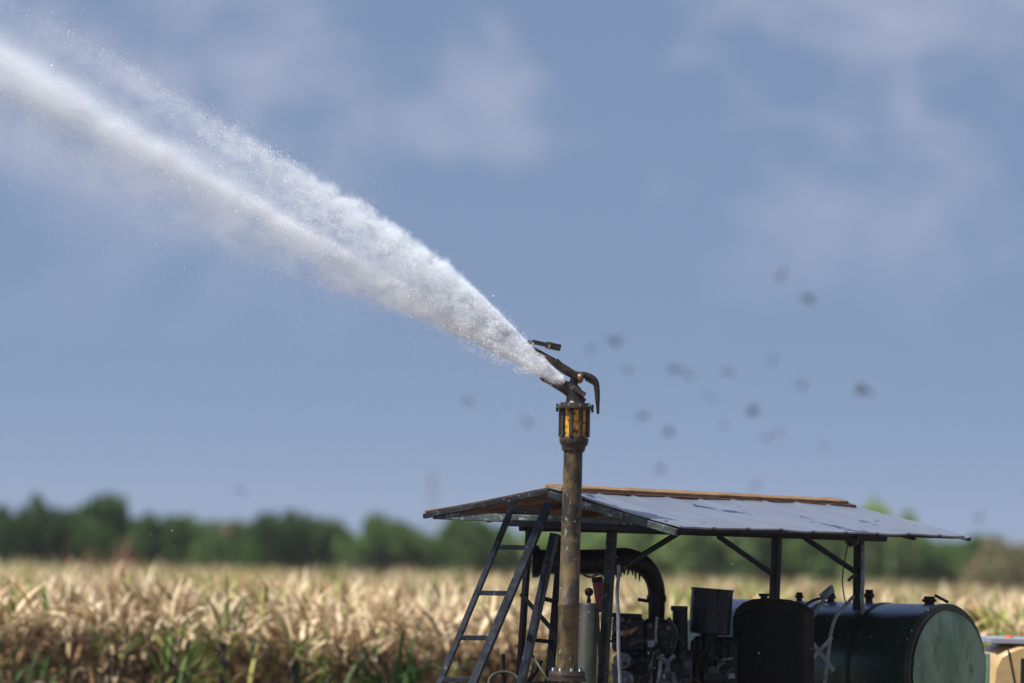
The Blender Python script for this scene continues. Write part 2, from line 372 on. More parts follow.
# swing arm above the barrel
arm = MB(); arm.tube(curve([P(583, 376, Yg), P(574, 374.5, Yg), P(564, 369, Yg), P(553, 361.5, Yg), P(545, 356.5, Yg), P(534, 350, Yg), P(525, 345, Yg)]),
                     [M(q, Yg) for q in np.interp(np.linspace(0, 1, 37), [0, .3, .6, 1], [3.5, 4.6, 3.4, 2.4])], 10)
arm.boxa(P(561.5, 365.5, Yg - .02), (P(567, 371, Yg) - P(556, 360, Yg)) / 2, Vector((0, .035, 0)), Vector((.010, 0, .013)))
arm.boxa(P(572, 374, Yg), (P(577, 377, Yg) - P(567, 371, Yg)) / 2, Vector((0, .06, 0)), Vector((-.016, 0, .03)))
arm.tube([P(575, 377, Yg), P(573, 387, Yg)], M(4.4, Yg), 12)
sa = arm.build('swing_arm', GUNM, gun)
spn = MB(); q0, q1 = P(531, 341.5, Yg), P(562, 348.3, Yg)
spn.boxa(q0.lerp(q1, .42), (q1 - q0) * .40, Vector((0, .04, 0)), Vector((.004, 0, .014)))
spn.boxa(q0.lerp(q1, .72), (q1 - q0) * .24, Vector((0, .05, 0)), Vector((.006, 0, .022)))
spn.tube([P(525, 345, Yg), P(531, 341.5, Yg)], M(2.4, Yg), 8)
spn.build('spoon', GUNM, sa)
MB().boxa(q0.lerp(q1, .60), (q1 - q0) * .035, Vector((0, .055, 0)), Vector((.006, 0, .025))).build('clamp', BRASS, sa)
# joint and drooping counterweight arm
MB().ball(P(580, 378.5, Yg - .03), M(3.6, Yg), 1, 1, 1.4).build('pivot_joint', BRASS, gun)
MB().tube(curve([P(577, 375, Yg), P(584, 375, Yg), P(591, 377.5, Yg), P(595.5, 382, Yg), P(597, 390, Yg), P(597.5, 400, Yg), P(597.8, 407, Yg), P(598, 414, Yg)]),
          [M(q, Yg) for q in np.interp(np.linspace(0, 1, 43), [0, .3, .45, .7, .8, 1], [3.2, 3.4, 3.2, 2.5, 1.9, 1.4])], 10).build('counterweight_arm', GUNM, gun)
MB().bar(P(585, 379, Yg), P(594, 384, Yg), M(2.5, Yg), .03, side=Z).build('web', GUNM, gun)

# ------------------------------------------------------------------ ladder leaning on the gable
lt = [P(514, 503, 41.08), P(548.5, 504, 40.9)]; lb = [P(440, 683, 40.35), P(473, 683, 40.17)]
gl = (P(452, 683, 40.2)).copy(); gl.z = 0
lad = thing('ladder', 'tall dark blue grey ladder leaning on the left gable beam', 'ladder', gl)
ext = [(b - t) for t, b in zip(lt, lb)]
for k in (0, 1):
    d = ext[k]; e = lt[k] + d * ((lt[k].z - .0) / -d.z)
    MB().bar(lt[k], e, M((5.5, 8.5)[k], 40.7), .06, side=Vector((1, 0, 0))).build('rail', LADM, lad)
for yy in (503.5 + 8, 548, 594, 638.5, 680, 722, 764, 806, 848):
    t = (yy - 503.5) / 179.5
    MB().bar(lt[0] + ext[0] * t, lt[1] + ext[1] * t, M(5, 40.6), .035, side=Z).build('rung', LADM, lad)

# second, shorter trestle ladder beside the riser
tg = P(535, 683, 40.7); tg.z = 0
tr = thing('trestle', 'short olive edged step trestle standing between the tall ladder and the riser', 'trestle', tg)
for (ax, ay, bx, by, Y0, Y1, wd, m) in ((554, 534, 521, 683, 40.95, 40.6, 8.5, LADM), (562, 541, 549, 683, 41.1, 41.0, 9.5, BLACK)):
    a = P(ax, ay, Y0); b = P(bx, by, Y1); d = b - a; e = a + d * (a.z / -d.z)
    MB().bar(a, e, M(wd, 40.8), .05, side=Vector((1, 0, 0))).build('leg', m, tr)
a = P(555.5, 537, 40.9); b = P(523, 683, 40.55); MB().bar(a + Vector((.012, -.028, 0)), b + Vector((.012, -.028, 0)), M(3.2, 40.8), .014, side=Vector((1, 0, 0))).build('edge_strip', OLIVE, tr)
for yy in (560, 598, 640, 684, 730):
    t = (yy - 534) / 149.0
    MB().bar(P(554, 534, 40.95).lerp(P(521, 683, 40.6), t), P(562, 541, 41.1).lerp(P(549, 683, 41.0), t), M(4, 41), .03, side=Z).build('step', BLACK, tr)
MB().bar(P(555, 537, 41.0), P(564, 542, 41.1), .05, .04, side=Z).build('top_joint', BLACK, tr)

# valve handwheel and stub beside the ladder foot
hwc = P(504, 683, 40.9)
vw = thing('valve', 'valve with olive hoop handwheel low between the ladder and the trestle', 'valve', Vector((hwc.x, hwc.y, 0)))
ring = [hwc + Vector((math.cos(k * math.pi / 14) * M(15, 40.9), .04 * math.sin(k * math.pi / 14), math.sin(k * math.pi / 14) * M(11, 40.9))) for k in range(29)]
MB().tube(ring, M(1.7, 40.9), 8, caps=False).build('handwheel', OLIVE, vw)
MB().tube([P(503, 654, 40.95), P(503.5, 684, 40.95), P(504, 760, 40.95)], [M(2, 41), M(2.2, 41), M(4, 41)], 8).build('stem', BLACK, vw)
MB().tube(curve([P(522, 690, 40.95), P(535, 672, 40.95), P(541, 660, 40.95)]), M(2.6, 41), 8).build('lever', BLACK, vw)
MB().tube([P(522, 690, 40.95), P(504, 735, 40.95)], M(3.5, 41), 8).build('link', BLACK, vw)
MB().lathe(P(504, 760, 40.95), Vector((P(504, 760, 40.95).x, 40.95, .02)), [(0, .08), (.2, .16), (.8, .16), (1, .2)]).build('body', PIPEDK, vw)
yr = MB().tube(curve([P(532, 655, 41.0), P(540, 668, 40.9), P(548, 683, 40.85), P(556, 720, 40.8)]), M(1.4, 41), 6)
tag(yr.build('rod', OLIVE, None, P(556, 720, 40.8)), 'thin straw coloured rod slanting behind the olive trestle leg', 'rod')

# ------------------------------------------------------------------ thick black suction pipe with its elbow
sx = P(656, 616, 42.0); 
sp = thing('suction_pipe', 'thick black pipe under the roof bending down in a big elbow beside the engine', 'pipe', Vector((sx.x, sx.y, 0)))
Yp = 41.9
MB().lathe(P(534, 562, 41.6), P(622, 562, 41.8), [(0, M(12, Yp)), (.06, M(13.5, Yp)), (.07, M(12, Yp)), (.9, M(12.8, Yp)), (1, M(11, Yp))]).build('pipe_body', BLACK, sp)
MB().lathe(P(531, 561.5, 41.6), P(539, 561.5, 41.6), [(0, M(10, Yp)), (.2, M(16, Yp)), (1, M(16, Yp))]).build('end_flange', BLACK, sp)
MB().tube(curve([P(612, 560, 41.78), P(626, 559, 41.85), P(640, 563, 41.9), P(651, 574, 41.95), P(656, 588, 42), P(656.5, 602, 42), P(656.5, 618, 42)]), [M(q, Yp) for q in np.interp(np.linspace(0, 1, 37), [0, .2, .5, 1], [11.5, 11, 9, 8.2])], 18).build('elbow', BLACK, sp)
MB().lathe(P(656.5, 595, 42), P(656.5, 602, 42), [(0, M(9.4, Yp)), (.5, M(9.8, Yp)), (1, M(9.4, Yp))]).build('clamp_band', RADM, sp)
MB().tube([P(648, 601, 41.9), P(638.5, 599.5, 41.85)], M(1.8, Yp), 8).build('tap', BLACK, sp)
lowp = P(656.5, 618, 42); MB().cyl(lowp, Vector((lowp.x, lowp.y, .4)), M(8.2, 42)).build('down_pipe', BLACK, sp)
hg = MB()
for k in range(9):
    x = 618 + k * 3.6 + random.uniform(-1, 1); hg.tube([P(x, 570 + (k > 5) * 3, 41.75), P(x + random.uniform(-1.5, 1.5), 575 + random.uniform(0, 4.5) + (k > 5) * 2, 41.75)], [M(1.6, Yp), M(.5, Yp)], 6)
hg.build('torn_wrapping', BLACK, sp)
MB().tube(curve([P(581, 573, 41.6), P(590, 577, 41.6), P(600, 574, 41.6), P(606, 577, 41.6)]), M(1.3, Yp), 6).build('chain', ALU, sp)

# olive pressure vessel with a ball knob, and a red extinguisher behind it
Yv = 40.85
pv = thing('pressure_vessel', 'narrow olive grey cylinder with a black ball knob just right of the riser', 'pressure vessel', Vector((P(588, 683, Yv).x, Yv, 0)))
b0 = P(588.5, 603, Yv); 
MB().lathe(b0, Vector((b0.x - .03, Yv, .35)), [(0, M(8.8, Yv)), (.012, M(10.4, Yv)), (1, M(11.2, Yv))]).build('vessel_body', OLIVE, pv)
MB().tube([P(588.7, 604, Yv), P(588.9, 600, Yv), P(588.9, 596, Yv)], [M(2.4, Yv), M(2.2, Yv), M(1.3, Yv)], 8).build('stem', BLACK, pv)
MB().ball(P(589, 592, Yv), M(4.4, Yv)).build('knob', BLACK, pv)
MB().bar(P(597, 608, Yv - .05), P(600, 660, Yv - .05), .025, .02).build('side_fitting', BLACK, pv)
fe = thing('fire_extinguisher', 'faded red tube with a dark cap leaning behind the olive cylinder', 'extinguisher', Vector((P(603, 640, 41.2).x, 41.2, .9)))
MB().lathe(P(602.5, 612, 41.2), P(597.5, 580, 41.2), [(0, M(5.6, 41)), (.9, M(5.6, 41)), (1, M(4, 41))]).build('cylinder_body', RED, fe)
MB().lathe(P(597.7, 582, 41.2), P(597, 577, 41.2), [(0, M(5.9, 41)), (1, M(5.6, 41))]).build('cap', BLACK, fe)
wr = MB().tube(curve([P(618.5, 565, 40.8), P(618.7, 575, 40.8), P(617.2, 592, 40.8), P(618.2, 615, 40.8), P(618.5, 650, 40.78), P(620, 683, 40.78), P(622, 760, 40.8)]), M(1.8, 40.8), 8)
tag(wr.build('conduit', WHITEROD, None, P(622, 760, 40.8)), 'thin pale grey conduit standing in front of the engine block', 'conduit')

# ------------------------------------------------------------------ diesel engine
Ye = 41.6
eg = thing('diesel_engine', 'oily dark diesel engine with chipped teal paint under the roof', 'engine', Vector((P(650, 700, 41.9).x, 41.9, .35)))
def ebox(x0, y0, x1, y1, Y, dep, m, name, par=eg, tilt=0):
    c = P((x0 + x1) / 2, (y0 + y1) / 2, Y + dep / 2); hw = M(abs(x1 - x0), Y) / 2; hh = M(abs(y1 - y0), Y) / 2
    ca, sa_ = math.cos(tilt), math.sin(tilt)
    return MB().boxa(c, Vector((hw * ca, 0, hw * sa_)), Vector((0, dep / 2, 0)), Vector((-hh * sa_, 0, hh * ca))).build(name, m, par)
blk = ebox(612, 650, 690, 800, 41.55, .6, TEAL, 'engine_block')
ebox(612, 616, 643, 652, 41.6, .5, TEAL, 'rocker_cover'); ebox(642, 619, 673, 655, 41.65, .45, TEAL, 'rocker_cover', tilt=-.03)
ebox(611, 613.5, 641, 617.5, 41.58, .54, BLACK, 'cover_lip', tilt=-.02)
for k, (x, y) in enumerate(((617, 642), (622, 620), (633, 626), (650, 626), (660, 640), (668, 628), (640, 648), (614, 629))):
    MB().ball(P(x, y, 41.56), M(2.6, Ye), 1, .6, 1, 6).build('bolt', (TEAL, ALU)[k % 2], eg)
fe_ = MB().tube(curve([P(621, 637, 41.5), P(625, 633, 41.46), P(630, 632, 41.46), P(638, 627, 41.46)]), [M(q, Ye) for q in np.interp(np.linspace(0, 1, 19), [0, .4, 1], [3.4, 4.2, 1.6])], 9).build('fuel_fitting', BRASS, eg)
def wheel(x, y, r, Y, name, m):
    c = P(x, y, Y); n = Vector((-.3, -1, 0)).normalized()
    o = MB().lathe(c, c + n * .07, [(0, M(r, Y)), (.3, M(r, Y)), (.35, M(r * .85, Y)), (.6, M(r * .85, Y)), (.65, M(r, Y)), (.95, M(r, Y)), (1, M(r * .9, Y)), (1.0, M(r * .45, Y)), (1.15, M(r * .4, Y)), (1.2, M(r * .2, Y))], 28).build(name, m, eg)
    return o
wheel(624, 661, 8.5, 41.45, 'alternator', ALU); wheel(626, 680, 9.5, 41.45, 'pulley', ALU); wheel(640, 668, 6, 41.5, 'pulley', BLACK)
for pts, r, m in (([(652, 655), (650, 668), (651, 690)], 2.2, ALU), ([(656, 656), (665, 661), (671, 672), (673, 692)], 3.2, ALU),
                  ([(662, 654), (660, 668), (657, 690)], 2.0, HOSE), ([(675, 655), (668, 664), (663, 690)], 2.6, ALU), ([(657, 617), (656, 640), (659, 660)], 1.4, HOSE),
                  ([(630, 645), (642, 640), (652, 650), (648, 664)], 2.0, DARKHOSE), ([(668, 618), (676, 632), (672, 655)], 2.2, DARKHOSE)):
    MB().tube(curve([P(x, y, 41.42) for x, y in pts]), M(r, Ye), 8).build('engine_hose', m, eg)
ebox(649, 650, 660, 656, 41.44, .1, ALU, 'injection_pump'); ebox(660, 668, 676, 690, 41.48, .15, ALU, 'injection_pump', tilt=.2)
ebox(612, 664, 618, 684, 41.46, .08, ALU, 'bracket', tilt=.1)
er = random.Random(5)
for k in range(46):
    x = er.uniform(613, 738); y = er.uniform(622 if x < 672 else 642, 690); Yk = 41.40 if x < 690 else 41.86
    m = er.choice([TEAL, ALU, BLACK, TEAL, BLACK, DARKHOSE, RUST]); kk = er.random()
    if kk < .35:
        a = P(x, y, Yk); MB().lathe(a, a + Vector((er.uniform(-.02, .02), -.04, er.uniform(-.02, .02))), [(0, M(er.uniform(1.6, 4.2), 41.5)), (.6, M(er.uniform(1.6, 3.6), 41.5)), (1, M(1.2, 41.5))], er.choice([6, 12])).build('engine_fitting', m, eg)
    elif kk < .7:
        dx, dy = er.uniform(-14, 14), er.uniform(-10, 14)
        MB().tube(curve([P(x, y, Yk), P(x + dx * .5 + er.uniform(-4, 4), y + dy * .4, Yk - .04), P(x + dx, y + dy, Yk)]), M(er.uniform(.8, 1.9), 41.5), 7).build('engine_pipe', m, eg)
    else:
        ebox(x - er.uniform(2, 6), y - er.uniform(2, 5), x + er.uniform(2, 6), y + er.uniform(2, 6), Yk - .03, .08, m, 'engine_fitting', tilt=er.uniform(-.25, .25))
for k in range(7):
    x = 693 + k * 6; ebox(x, 640, x + 2.2, 662, 41.9, .05, (BLACK, TEAL)[k % 2], 'cooling_fin')
# exhaust stub, air cleaner drum
ax = MB(); ax.lathe(P(680, 610, 41.9), P(681, 720, 41.9), [(0, M(7.5, 42)), (1, M(7.5, 42))]); ax.build('exhaust_stub', BLACK, eg)
ebox(671, 606, 687.5, 611, 41.82, .16, BLACK, 'exhaust_cap')
ac0, ac1 = P(712.5, 588.5, 42.0), P(709, 634, 42.0)
axx = (ac1 - ac0).normalized()
adr = MB().lathe(ac0, ac1, [(0, M(20.5, 42)), (.0, M(21.6, 42)), (.04, M(21.6, 42)), (.05, M(20.9, 42)), (.97, M(20.6, 42)), (1, M(19, 42))], 36).build('air_cleaner', DRUM, eg)
MB().cyl(ac1, ac1 + axx * .9, M(9, 42)).build('air_cleaner_stalk', BLACK, eg)
ebox(688, 636, 735, 800, 41.95, .5, BLACK, 'engine_housing'); ebox(676, 650, 692, 690, 41.75, .3, BLACK, 'manifold')
ebox(703, 668, 730, 682, 41.9, .06, TEAL, 'name_plate'); ebox(697, 650, 716, 660, 41.9, .05, BLACK, 'manifold')
# arched radiator shroud
Yr = 42.2
prof = [(733, 800), (733, 618), (736, 609), (743, 602.5), (753, 599), (766, 598), (780, 599.5), (792, 603), (800, 607.5), (804, 613), (804.5, 800)]
inn = [(738, 800), (738, 622), (741, 615), (747, 610), (756, 607.5), (767, 606.8), (779, 608), (789, 611), (796, 615), (799, 620), (799, 800)]
rs_ = MB(); fo = [P(x, y, Yr - (x - 768) * .003) for x, y in prof]; bo = [p + L * .10 + G * .02 for p in fo]; fi = [P(x, y, Yr - (x - 768) * .003) for x, y in inn]; bi = [p + L * .05 for p in fi]
n = len(fo); rs_.add(fo + bo + fi + bi, [(i, i + 1, n + i + 1, n + i) for i in range(n - 1)] + [(i, i + 1, 2 * n + i + 1, 2 * n + i) for i in range(n - 1)] + [(2 * n + i, 2 * n + i + 1, 3 * n + i + 1, 3 * n + i) for i in range(n - 1)] + [tuple(range(n, 2 * n))], False)
rad = rs_.build('radiator_shroud', RADM, eg)
rc = MB(); rc.add(bi, [tuple(range(n))]); 
for k in range(26):
    x = 741 + k * 2.25; yt = float(np.interp(x, [q[0] for q in inn[1:-1]], [q[1] for q in inn[1:-1]])); rc.bar(P(x, yt + 3, Yr + .05), P(x, 700, Yr + .05), .006, .008)
rc.build('radiator_core', BLACK, rad)
MB().lathe(P(764, 599, Yr + .12), P(764, 593.5, Yr + .12), [(0, M(3.6, 42)), (.45, M(3.6, 42)), (.5, M(5.4, 42)), (1, M(5.2, 42))]).build('radiator_cap', BLACK, rad)

# ------------------------------------------------------------------ fuel tank, lying across behind the right posts
tc1 = P(945, 671, 43.1)                       # centre of the near end
tlen = 2.15; Rt = M(66, 43.1)
axis = G.copy(); tc0 = tc1 - axis * tlen
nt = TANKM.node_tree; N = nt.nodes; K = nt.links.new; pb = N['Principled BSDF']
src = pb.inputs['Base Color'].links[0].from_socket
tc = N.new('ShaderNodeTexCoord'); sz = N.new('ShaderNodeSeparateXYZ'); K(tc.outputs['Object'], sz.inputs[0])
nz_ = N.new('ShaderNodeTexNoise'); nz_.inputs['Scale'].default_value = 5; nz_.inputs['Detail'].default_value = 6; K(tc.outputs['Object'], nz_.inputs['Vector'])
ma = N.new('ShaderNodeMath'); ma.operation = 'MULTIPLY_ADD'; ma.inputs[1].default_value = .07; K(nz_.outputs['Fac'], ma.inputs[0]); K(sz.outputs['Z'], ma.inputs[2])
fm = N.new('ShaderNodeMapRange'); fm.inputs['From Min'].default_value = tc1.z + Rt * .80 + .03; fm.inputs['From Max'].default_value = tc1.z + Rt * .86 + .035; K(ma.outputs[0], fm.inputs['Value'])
mm_ = N.new('ShaderNodeMix'); mm_.data_type = 'RGBA'; mm_.inputs['B'].default_value = (.20, .28, .40, 1); K(fm.outputs['Result'], mm_.inputs['Factor']); K(src, mm_.inputs['A']); K(mm_.outputs['Result'], pb.inputs['Base Color'])  # pale blue sky sheen painted into the shell colour along the top
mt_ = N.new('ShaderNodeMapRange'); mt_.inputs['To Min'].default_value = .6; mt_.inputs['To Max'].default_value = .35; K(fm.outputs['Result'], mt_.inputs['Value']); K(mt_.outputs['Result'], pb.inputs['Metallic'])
tk = thing('fuel_tank', 'long dark green cylindrical tank with pale green end at the right', 'tank', Vector((tc1.lerp(tc0, .5).x, tc1.lerp(tc0, .5).y, 0)))
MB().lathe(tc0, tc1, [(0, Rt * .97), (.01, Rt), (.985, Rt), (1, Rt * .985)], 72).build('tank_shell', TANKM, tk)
en = MB(); en.lathe(tc1 - axis * .01, tc1 + axis * .035, [(0, Rt * .93), (.3, Rt * .925), (.75, Rt * .8), (1, Rt * .45), (1.08, .001)], 72); en.build('tank_end', TANKEND, tk)
rm = MB(); rm.lathe(tc1 - axis * .035, tc1 + axis * .022, [(0, Rt * 1.0), (.02, Rt * 1.018), (.9, Rt * 1.018), (1, Rt * 1.0), (1.0, Rt * .93), (.5, Rt * .925)], 72); rm.build('rim', RIM, tk)
for t in (.27, .50, .745):
    c = tc0.lerp(tc1, t); MB().lathe(c - axis * .018, c + axis * .018, [(0, Rt), (.05, Rt * 1.012), (.95, Rt * 1.012), (1, Rt)], 72).build('strap', BLACK, tk)
def fit(x, ysc, r, h, name, lid=True):
    # a fitting on the top line of the shell, found where the tank's axis passes under px x
    best = min((abs((lambda q: (RM.transposed() @ (q - Vector((0, 0, EYE)))))(tc0.lerp(tc1, k / 400) + Z * Rt).x / -(RM.transposed() @ (tc0.lerp(tc1, k / 400) + Z * Rt - Vector((0, 0, EYE)))).z * FPX + 512 - x), k) for k in range(401))
    c = tc0.lerp(tc1, best[1] / 400) + Z * (Rt - .02)
    o = MB().lathe(c, c + Z * h, [(0, r * .75), (.45, r * .7), (.5, r * 1.0), (.72, r * 1.0), (.75, r * .8), (1, r * .75)], 18).build(name, BLACK, tk)
    return c + Z * h
fit(799, 595, .033, .085, 'filler_cap'); f2 = fit(831, 596, .04, .09, 'filler_cap'); fit(869, 597, .04, .12, 'vent_cap'); f4 = fit(929, 601, .055, .08, 'hatch')
MB().bar(f4 + axis * .05 + Z * .01, f4 + axis * .17 - Z * .04, .02, .018, side=Z).build('hatch_lever', BLACK, tk)
MB().tube([f2 + Vector((-.08, -.05, -.03)), f2 + Vector((.01, -.02, .045))], .02, 8).build('filler_spout', HOSE, tk)
for t in (.2, .8):
    c = tc0.lerp(tc1, t); MB().bar(Vector((c.x, c.y, .3)) - L * .4, Vector((c.x, c.y, .3)) + L * .4, .15, (c.z - Rt - .3) * 2 + .12, side=axis).build('saddle', BLACK, tk)
for t in (.3, .7):
    c = tc0.lerp(tc1, t)
    for s_ in (-.3, .3): MB().bar(Vector((c.x, c.y, 0)) + L * s_, Vector((c.x, c.y, c.z - Rt * .8)) + L * s_, .08, .08).build('stand_leg', BLACK, tk)
# loose hoses and crossed flat bars hanging in front of the tank
def loose(name, pts, Y, r, m, label, cat):
    q = [P(x, y, Y + dy) for x, y, dy in pts]
    tag(MB().tube(curve(q), M(r, Y), 9).build(name, m, None, q[-1]), label, cat)
YT = 43.1
loose('hose', [(833, 591, .28), (826, 597, .16), (816, 611, .02), (808, 628, -.1), (805, 645, -.14), (805.5, 668, -.1), (805, 700, 0), (806, 780, 0)], YT, 1.9, HOSE, 'grey green hose looping from the tank filler down its left side', 'hose')
loose('hose', [(853, 597, .1), (846, 605, .0), (836, 617, -.1), (831, 632, -.16), (829, 648, -.2), (826, 672, -.2), (824, 700, -.2), (824, 780, -.1)], YT, 1.9, HOSE, 'grey green hose curving down the tank beside the right front post', 'hose')
loose('hose', [(803, 607, .28), (812, 601, .24), (822, 598.4, .22), (834, 598, .25)], YT, 1.6, DARKHOSE, 'black hose lying over the top of the dark green tank', 'hose')
tag(MB().bar(P(806, 634, YT - .30), P(834, 671, YT - .52), .030, .01, side=Z).build('flat_bar', HOSE, None, P(834, 671, YT - .52)), 'paler bar of the crossed pair, slanting down rightwards across the tank', 'bar')
tag(MB().bar(P(805, 667, YT - .46), P(832, 637, YT - .46), .028, .01, side=Z).build('flat_bar', HOSE, None, P(805, 667, YT - .46)), 'greyer bar of the crossed pair, slanting up rightwards across the tank', 'bar')

# ------------------------------------------------------------------ yellow van behind the tank
Yw = 46.0
vx = P(1024, 640, Yw).x; roofz = P(1004, 638, Yw).z; x0 = P(984, 640, Yw).x
vn = thing('van', 'old dusty yellow van with a pale roof parked behind the tank', 'van', Vector((x0 + 2, Yw + .8, 0)))
prf = [(0, .45), (0, 1.05), (.02, 1.2), (.06, roofz - .22), (.10, roofz - .13), (.17, roofz - .085), (.26, roofz - .047), (3.9, roofz - .047), (4.0, roofz - .14), (4.05, 1.1), (4.05, .45)]
vb = MB(); n = len(prf); rows = []
for y, ins in ((0.06, .0), (0, .05), (0, .05), (1.7, .05), (1.64, 0)): pass
secs = [(0.0, .10), (0.03, .04), (0.08, 0), (1.62, 0), (1.67, .04), (1.7, .10)]
for y, ins in secs:
    for (x, z) in prf:
        cx = 2.02; rows.append(Vector((x0 + cx + (x - cx) * (1 - ins * .25), Yw + y, .45 + (z - .45) * (1 - ins * .28))))
fs = [(k * n + i, k * n + i + 1, (k + 1) * n + i + 1, (k + 1) * n + i) for k in range(len(secs) - 1) for i in range(n - 1)]
fs += [tuple(range(n)), tuple(range((len(secs) - 1) * n, len(secs) * n))]
vb.add(rows, fs, True); vb.build('body', VANY, vn)
MB().boxa(Vector((x0 + 2.1, Yw + .85, roofz - .024)), Vector((2.05, 0, 0)), Vector((0, .84, 0)), Vector((0, 0, .022))).build('roof', VANW, vn)
def vx_(px): return P(px, 650, Yw).x
MB().bar(Vector((vx_(1008), Yw - .004, roofz - .09)), Vector((vx_(1019), Yw - .004, roofz - .5)), .012, .012).build('door_seam', BLACK, vn)
for a, b in ((1021, 1110), (1118, 1230), (1238, 1380)):
    xa, xb = vx_(a), vx_(b); MB().boxa(Vector(((xa + xb) / 2, Yw + .005, roofz - .36)), Vector(((xb - xa) / 2, 0, 0)), Vector((0, .012, 0)), Vector((0, 0, .20))).build('window', GLASSD, vn)
for xx in (.75, 3.2):
    for yy in (.02, 1.5):
        c = Vector((x0 + xx, Yw + yy, .33)); w_ = MB().lathe(c, c + Vector((0, .2, 0)), [(0, .2), (.0, .3), (.1, .33), (.9, .33), (1, .3), (1, .2)], 28).build('wheel', TYRE, vn)
MB().boxa(Vector((x0 - .02, Yw + .85, .55)), Vector((.05, 0, 0)), Vector((0, .8, 0)), Vector((0, 0, .09))).build('bumper', BLACK, vn)
bc = Vector((vx_(1014), Yw + .5, roofz)); MB().lathe(bc, bc + Z * .018, [(0, .04), (.6, .036), (1, .02)], 14).build('beacon', ORANGE, vn)
# green bin peeping out between the tank and the van
gbx = P(985.5, 672, 45.0); gt = MB().boxa(Vector((gbx.x, 45.0, .55 + (P(988, 652, 45).z - .55) / 2 - .275)), Vector((.03, 0, 0)), Vector((0, .05, 0)), Vector((0, 0, P(988, 654, 45).z / 2)))
tag(gt.build('steel_post', TANKEND, None, Vector((gbx.x, 45.0, 0))), 'pale green steel post squeezed between the tank end and the yellow van', 'post')

# ------------------------------------------------------------------ cane field
def blades(pos, length, width, az, lift, droop, seg, tint, tipfade=.9):
    """arched leaf blades: arrays over n leaves -> verts, quads, tints"""
    n = len(pos); ts = np.linspace(0, 1, seg + 1)
    d = np.stack([np.cos(az), np.sin(az)], 1); s = np.stack([-np.sin(az), np.cos(az)], 1)
    V = np.zeros((n, seg + 1, 2, 3)); 
    for k, t in enumerate(ts):
        ang = lift - droop * t; 
        if k == 0: h = np.zeros(n); z = np.zeros(n)
        else:
            h = h + np.cos(ang) * length / seg; z = z + np.sin(ang) * length / seg
        wv = width * (min(1, .35 + t * 3) if t < .3 else 1) * max(.06, 1 - (max(0, t - .35) / .65) ** 1.6) / 2
        c = np.stack([pos[:, 0] + d[:, 0] * h, pos[:, 1] + d[:, 1] * h, pos[:, 2] + z], 1)
        tw = np.stack([s[:, 0], s[:, 1], np.full(n, .25)], 1)
        V[:, k, 0] = c - tw * wv[:, None]; V[:, k, 1] = c + tw * wv[:, None]
    idx = np.arange(n * (seg + 1) * 2).reshape(n, seg + 1, 2)
    F = np.stack([idx[:, :-1, 0], idx[:, :-1, 1], idx[:, 1:, 1], idx[:, 1:, 0]], -1).reshape(-1, 4)
    T = np.repeat(tint, (seg + 1) * 2, axis=0)
    return V.reshape(-1, 3), F, T
TOP = 1.86
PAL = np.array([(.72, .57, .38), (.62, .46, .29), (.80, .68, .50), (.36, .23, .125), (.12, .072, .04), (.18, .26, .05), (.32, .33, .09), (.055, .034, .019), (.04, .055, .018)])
def cane(y0, y1, dens, lsc, seg, layers, px0=-60, px1=1090):
    xa, xb = (px0 - 512) / FPX, (px1 - 512) / FPX
    area = (y1 ** 2 - y0 ** 2) / 2 * (xb - xa); n = int(area * dens)
    y = np.sqrt(rng.uniform(y0 ** 2, y1 ** 2, n)); x = rng.uniform(xa, xb, n) * y
    row = (y + .25 * np.sin(x * .9)) % 1.5
    hgt = TOP + .34 * (fbm(np.stack([x * .45, y * .3, np.zeros(n)], 1), 3) - .5) + .12 * (fbm(np.stack([x * 1.7, y * 1.2, np.ones(n)], 1), 2) - .5)
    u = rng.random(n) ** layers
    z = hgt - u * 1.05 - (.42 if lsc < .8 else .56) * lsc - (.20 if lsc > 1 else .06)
    patch = fbm(np.stack([x * .8, y * .35, np.full(n, 5.)], 1), 3)
    p = rng.random(n)
    # gaps between the stools: fewer leaves low down at the field's edge
    hol = fbm(np.stack([x * 2.3, y * .45, u * 1.2 + 3], 1), 3)
    ok = (u < .12) | (y > 71) | (hol > .585) | (p > .975)
    x, y, u, z, patch, p, hgt = [q[ok] for q in (x, y, u, z, patch, p, hgt)]; n = len(x)
    green = (patch > .575) & (p < .42) | (p < .02)
    ci = rng.choice(5, n, p=[.28, .25, .25, .14, .08]); ci[green] = rng.choice([5, 6], green.sum())
    deep = (u > .30) & (rng.random(n) < np.clip(u * 2.2, 0, .92)) & ~green; ci[deep] = rng.choice([3, 4, 7, 8], deep.sum(), p=[.12, .25, .48, .15])  # low leaves get near-black tints: the shade of the hollows painted in
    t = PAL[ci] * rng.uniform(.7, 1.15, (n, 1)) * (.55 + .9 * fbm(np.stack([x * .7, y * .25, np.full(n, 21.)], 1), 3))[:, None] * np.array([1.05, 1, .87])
    az = rng.normal(2.6, 1.3, n); lift = rng.normal(1.05, .35, n); lift[green] = rng.uniform(.9, 1.5, green.sum())
    ln = lsc * rng.uniform(.5, 1.1, n); wd = rng.uniform(.028, .05, n) * (.5 + lsc)
    return blades(np.stack([x, y, z], 1), ln, wd, az, lift, rng.uniform(.5, 2.0, n) * np.where(green, .6, 1), seg, t)
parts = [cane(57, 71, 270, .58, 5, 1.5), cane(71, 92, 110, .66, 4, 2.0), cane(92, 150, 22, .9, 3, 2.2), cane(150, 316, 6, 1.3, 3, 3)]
VV = []; FF = []; TT = []; off = 0
for v, f, t in parts: VV.append(v); FF.append(f + off); TT.append(t); off += len(v)
VV = np.concatenate(VV); FF = np.concatenate(FF); TT = np.concatenate(TT)
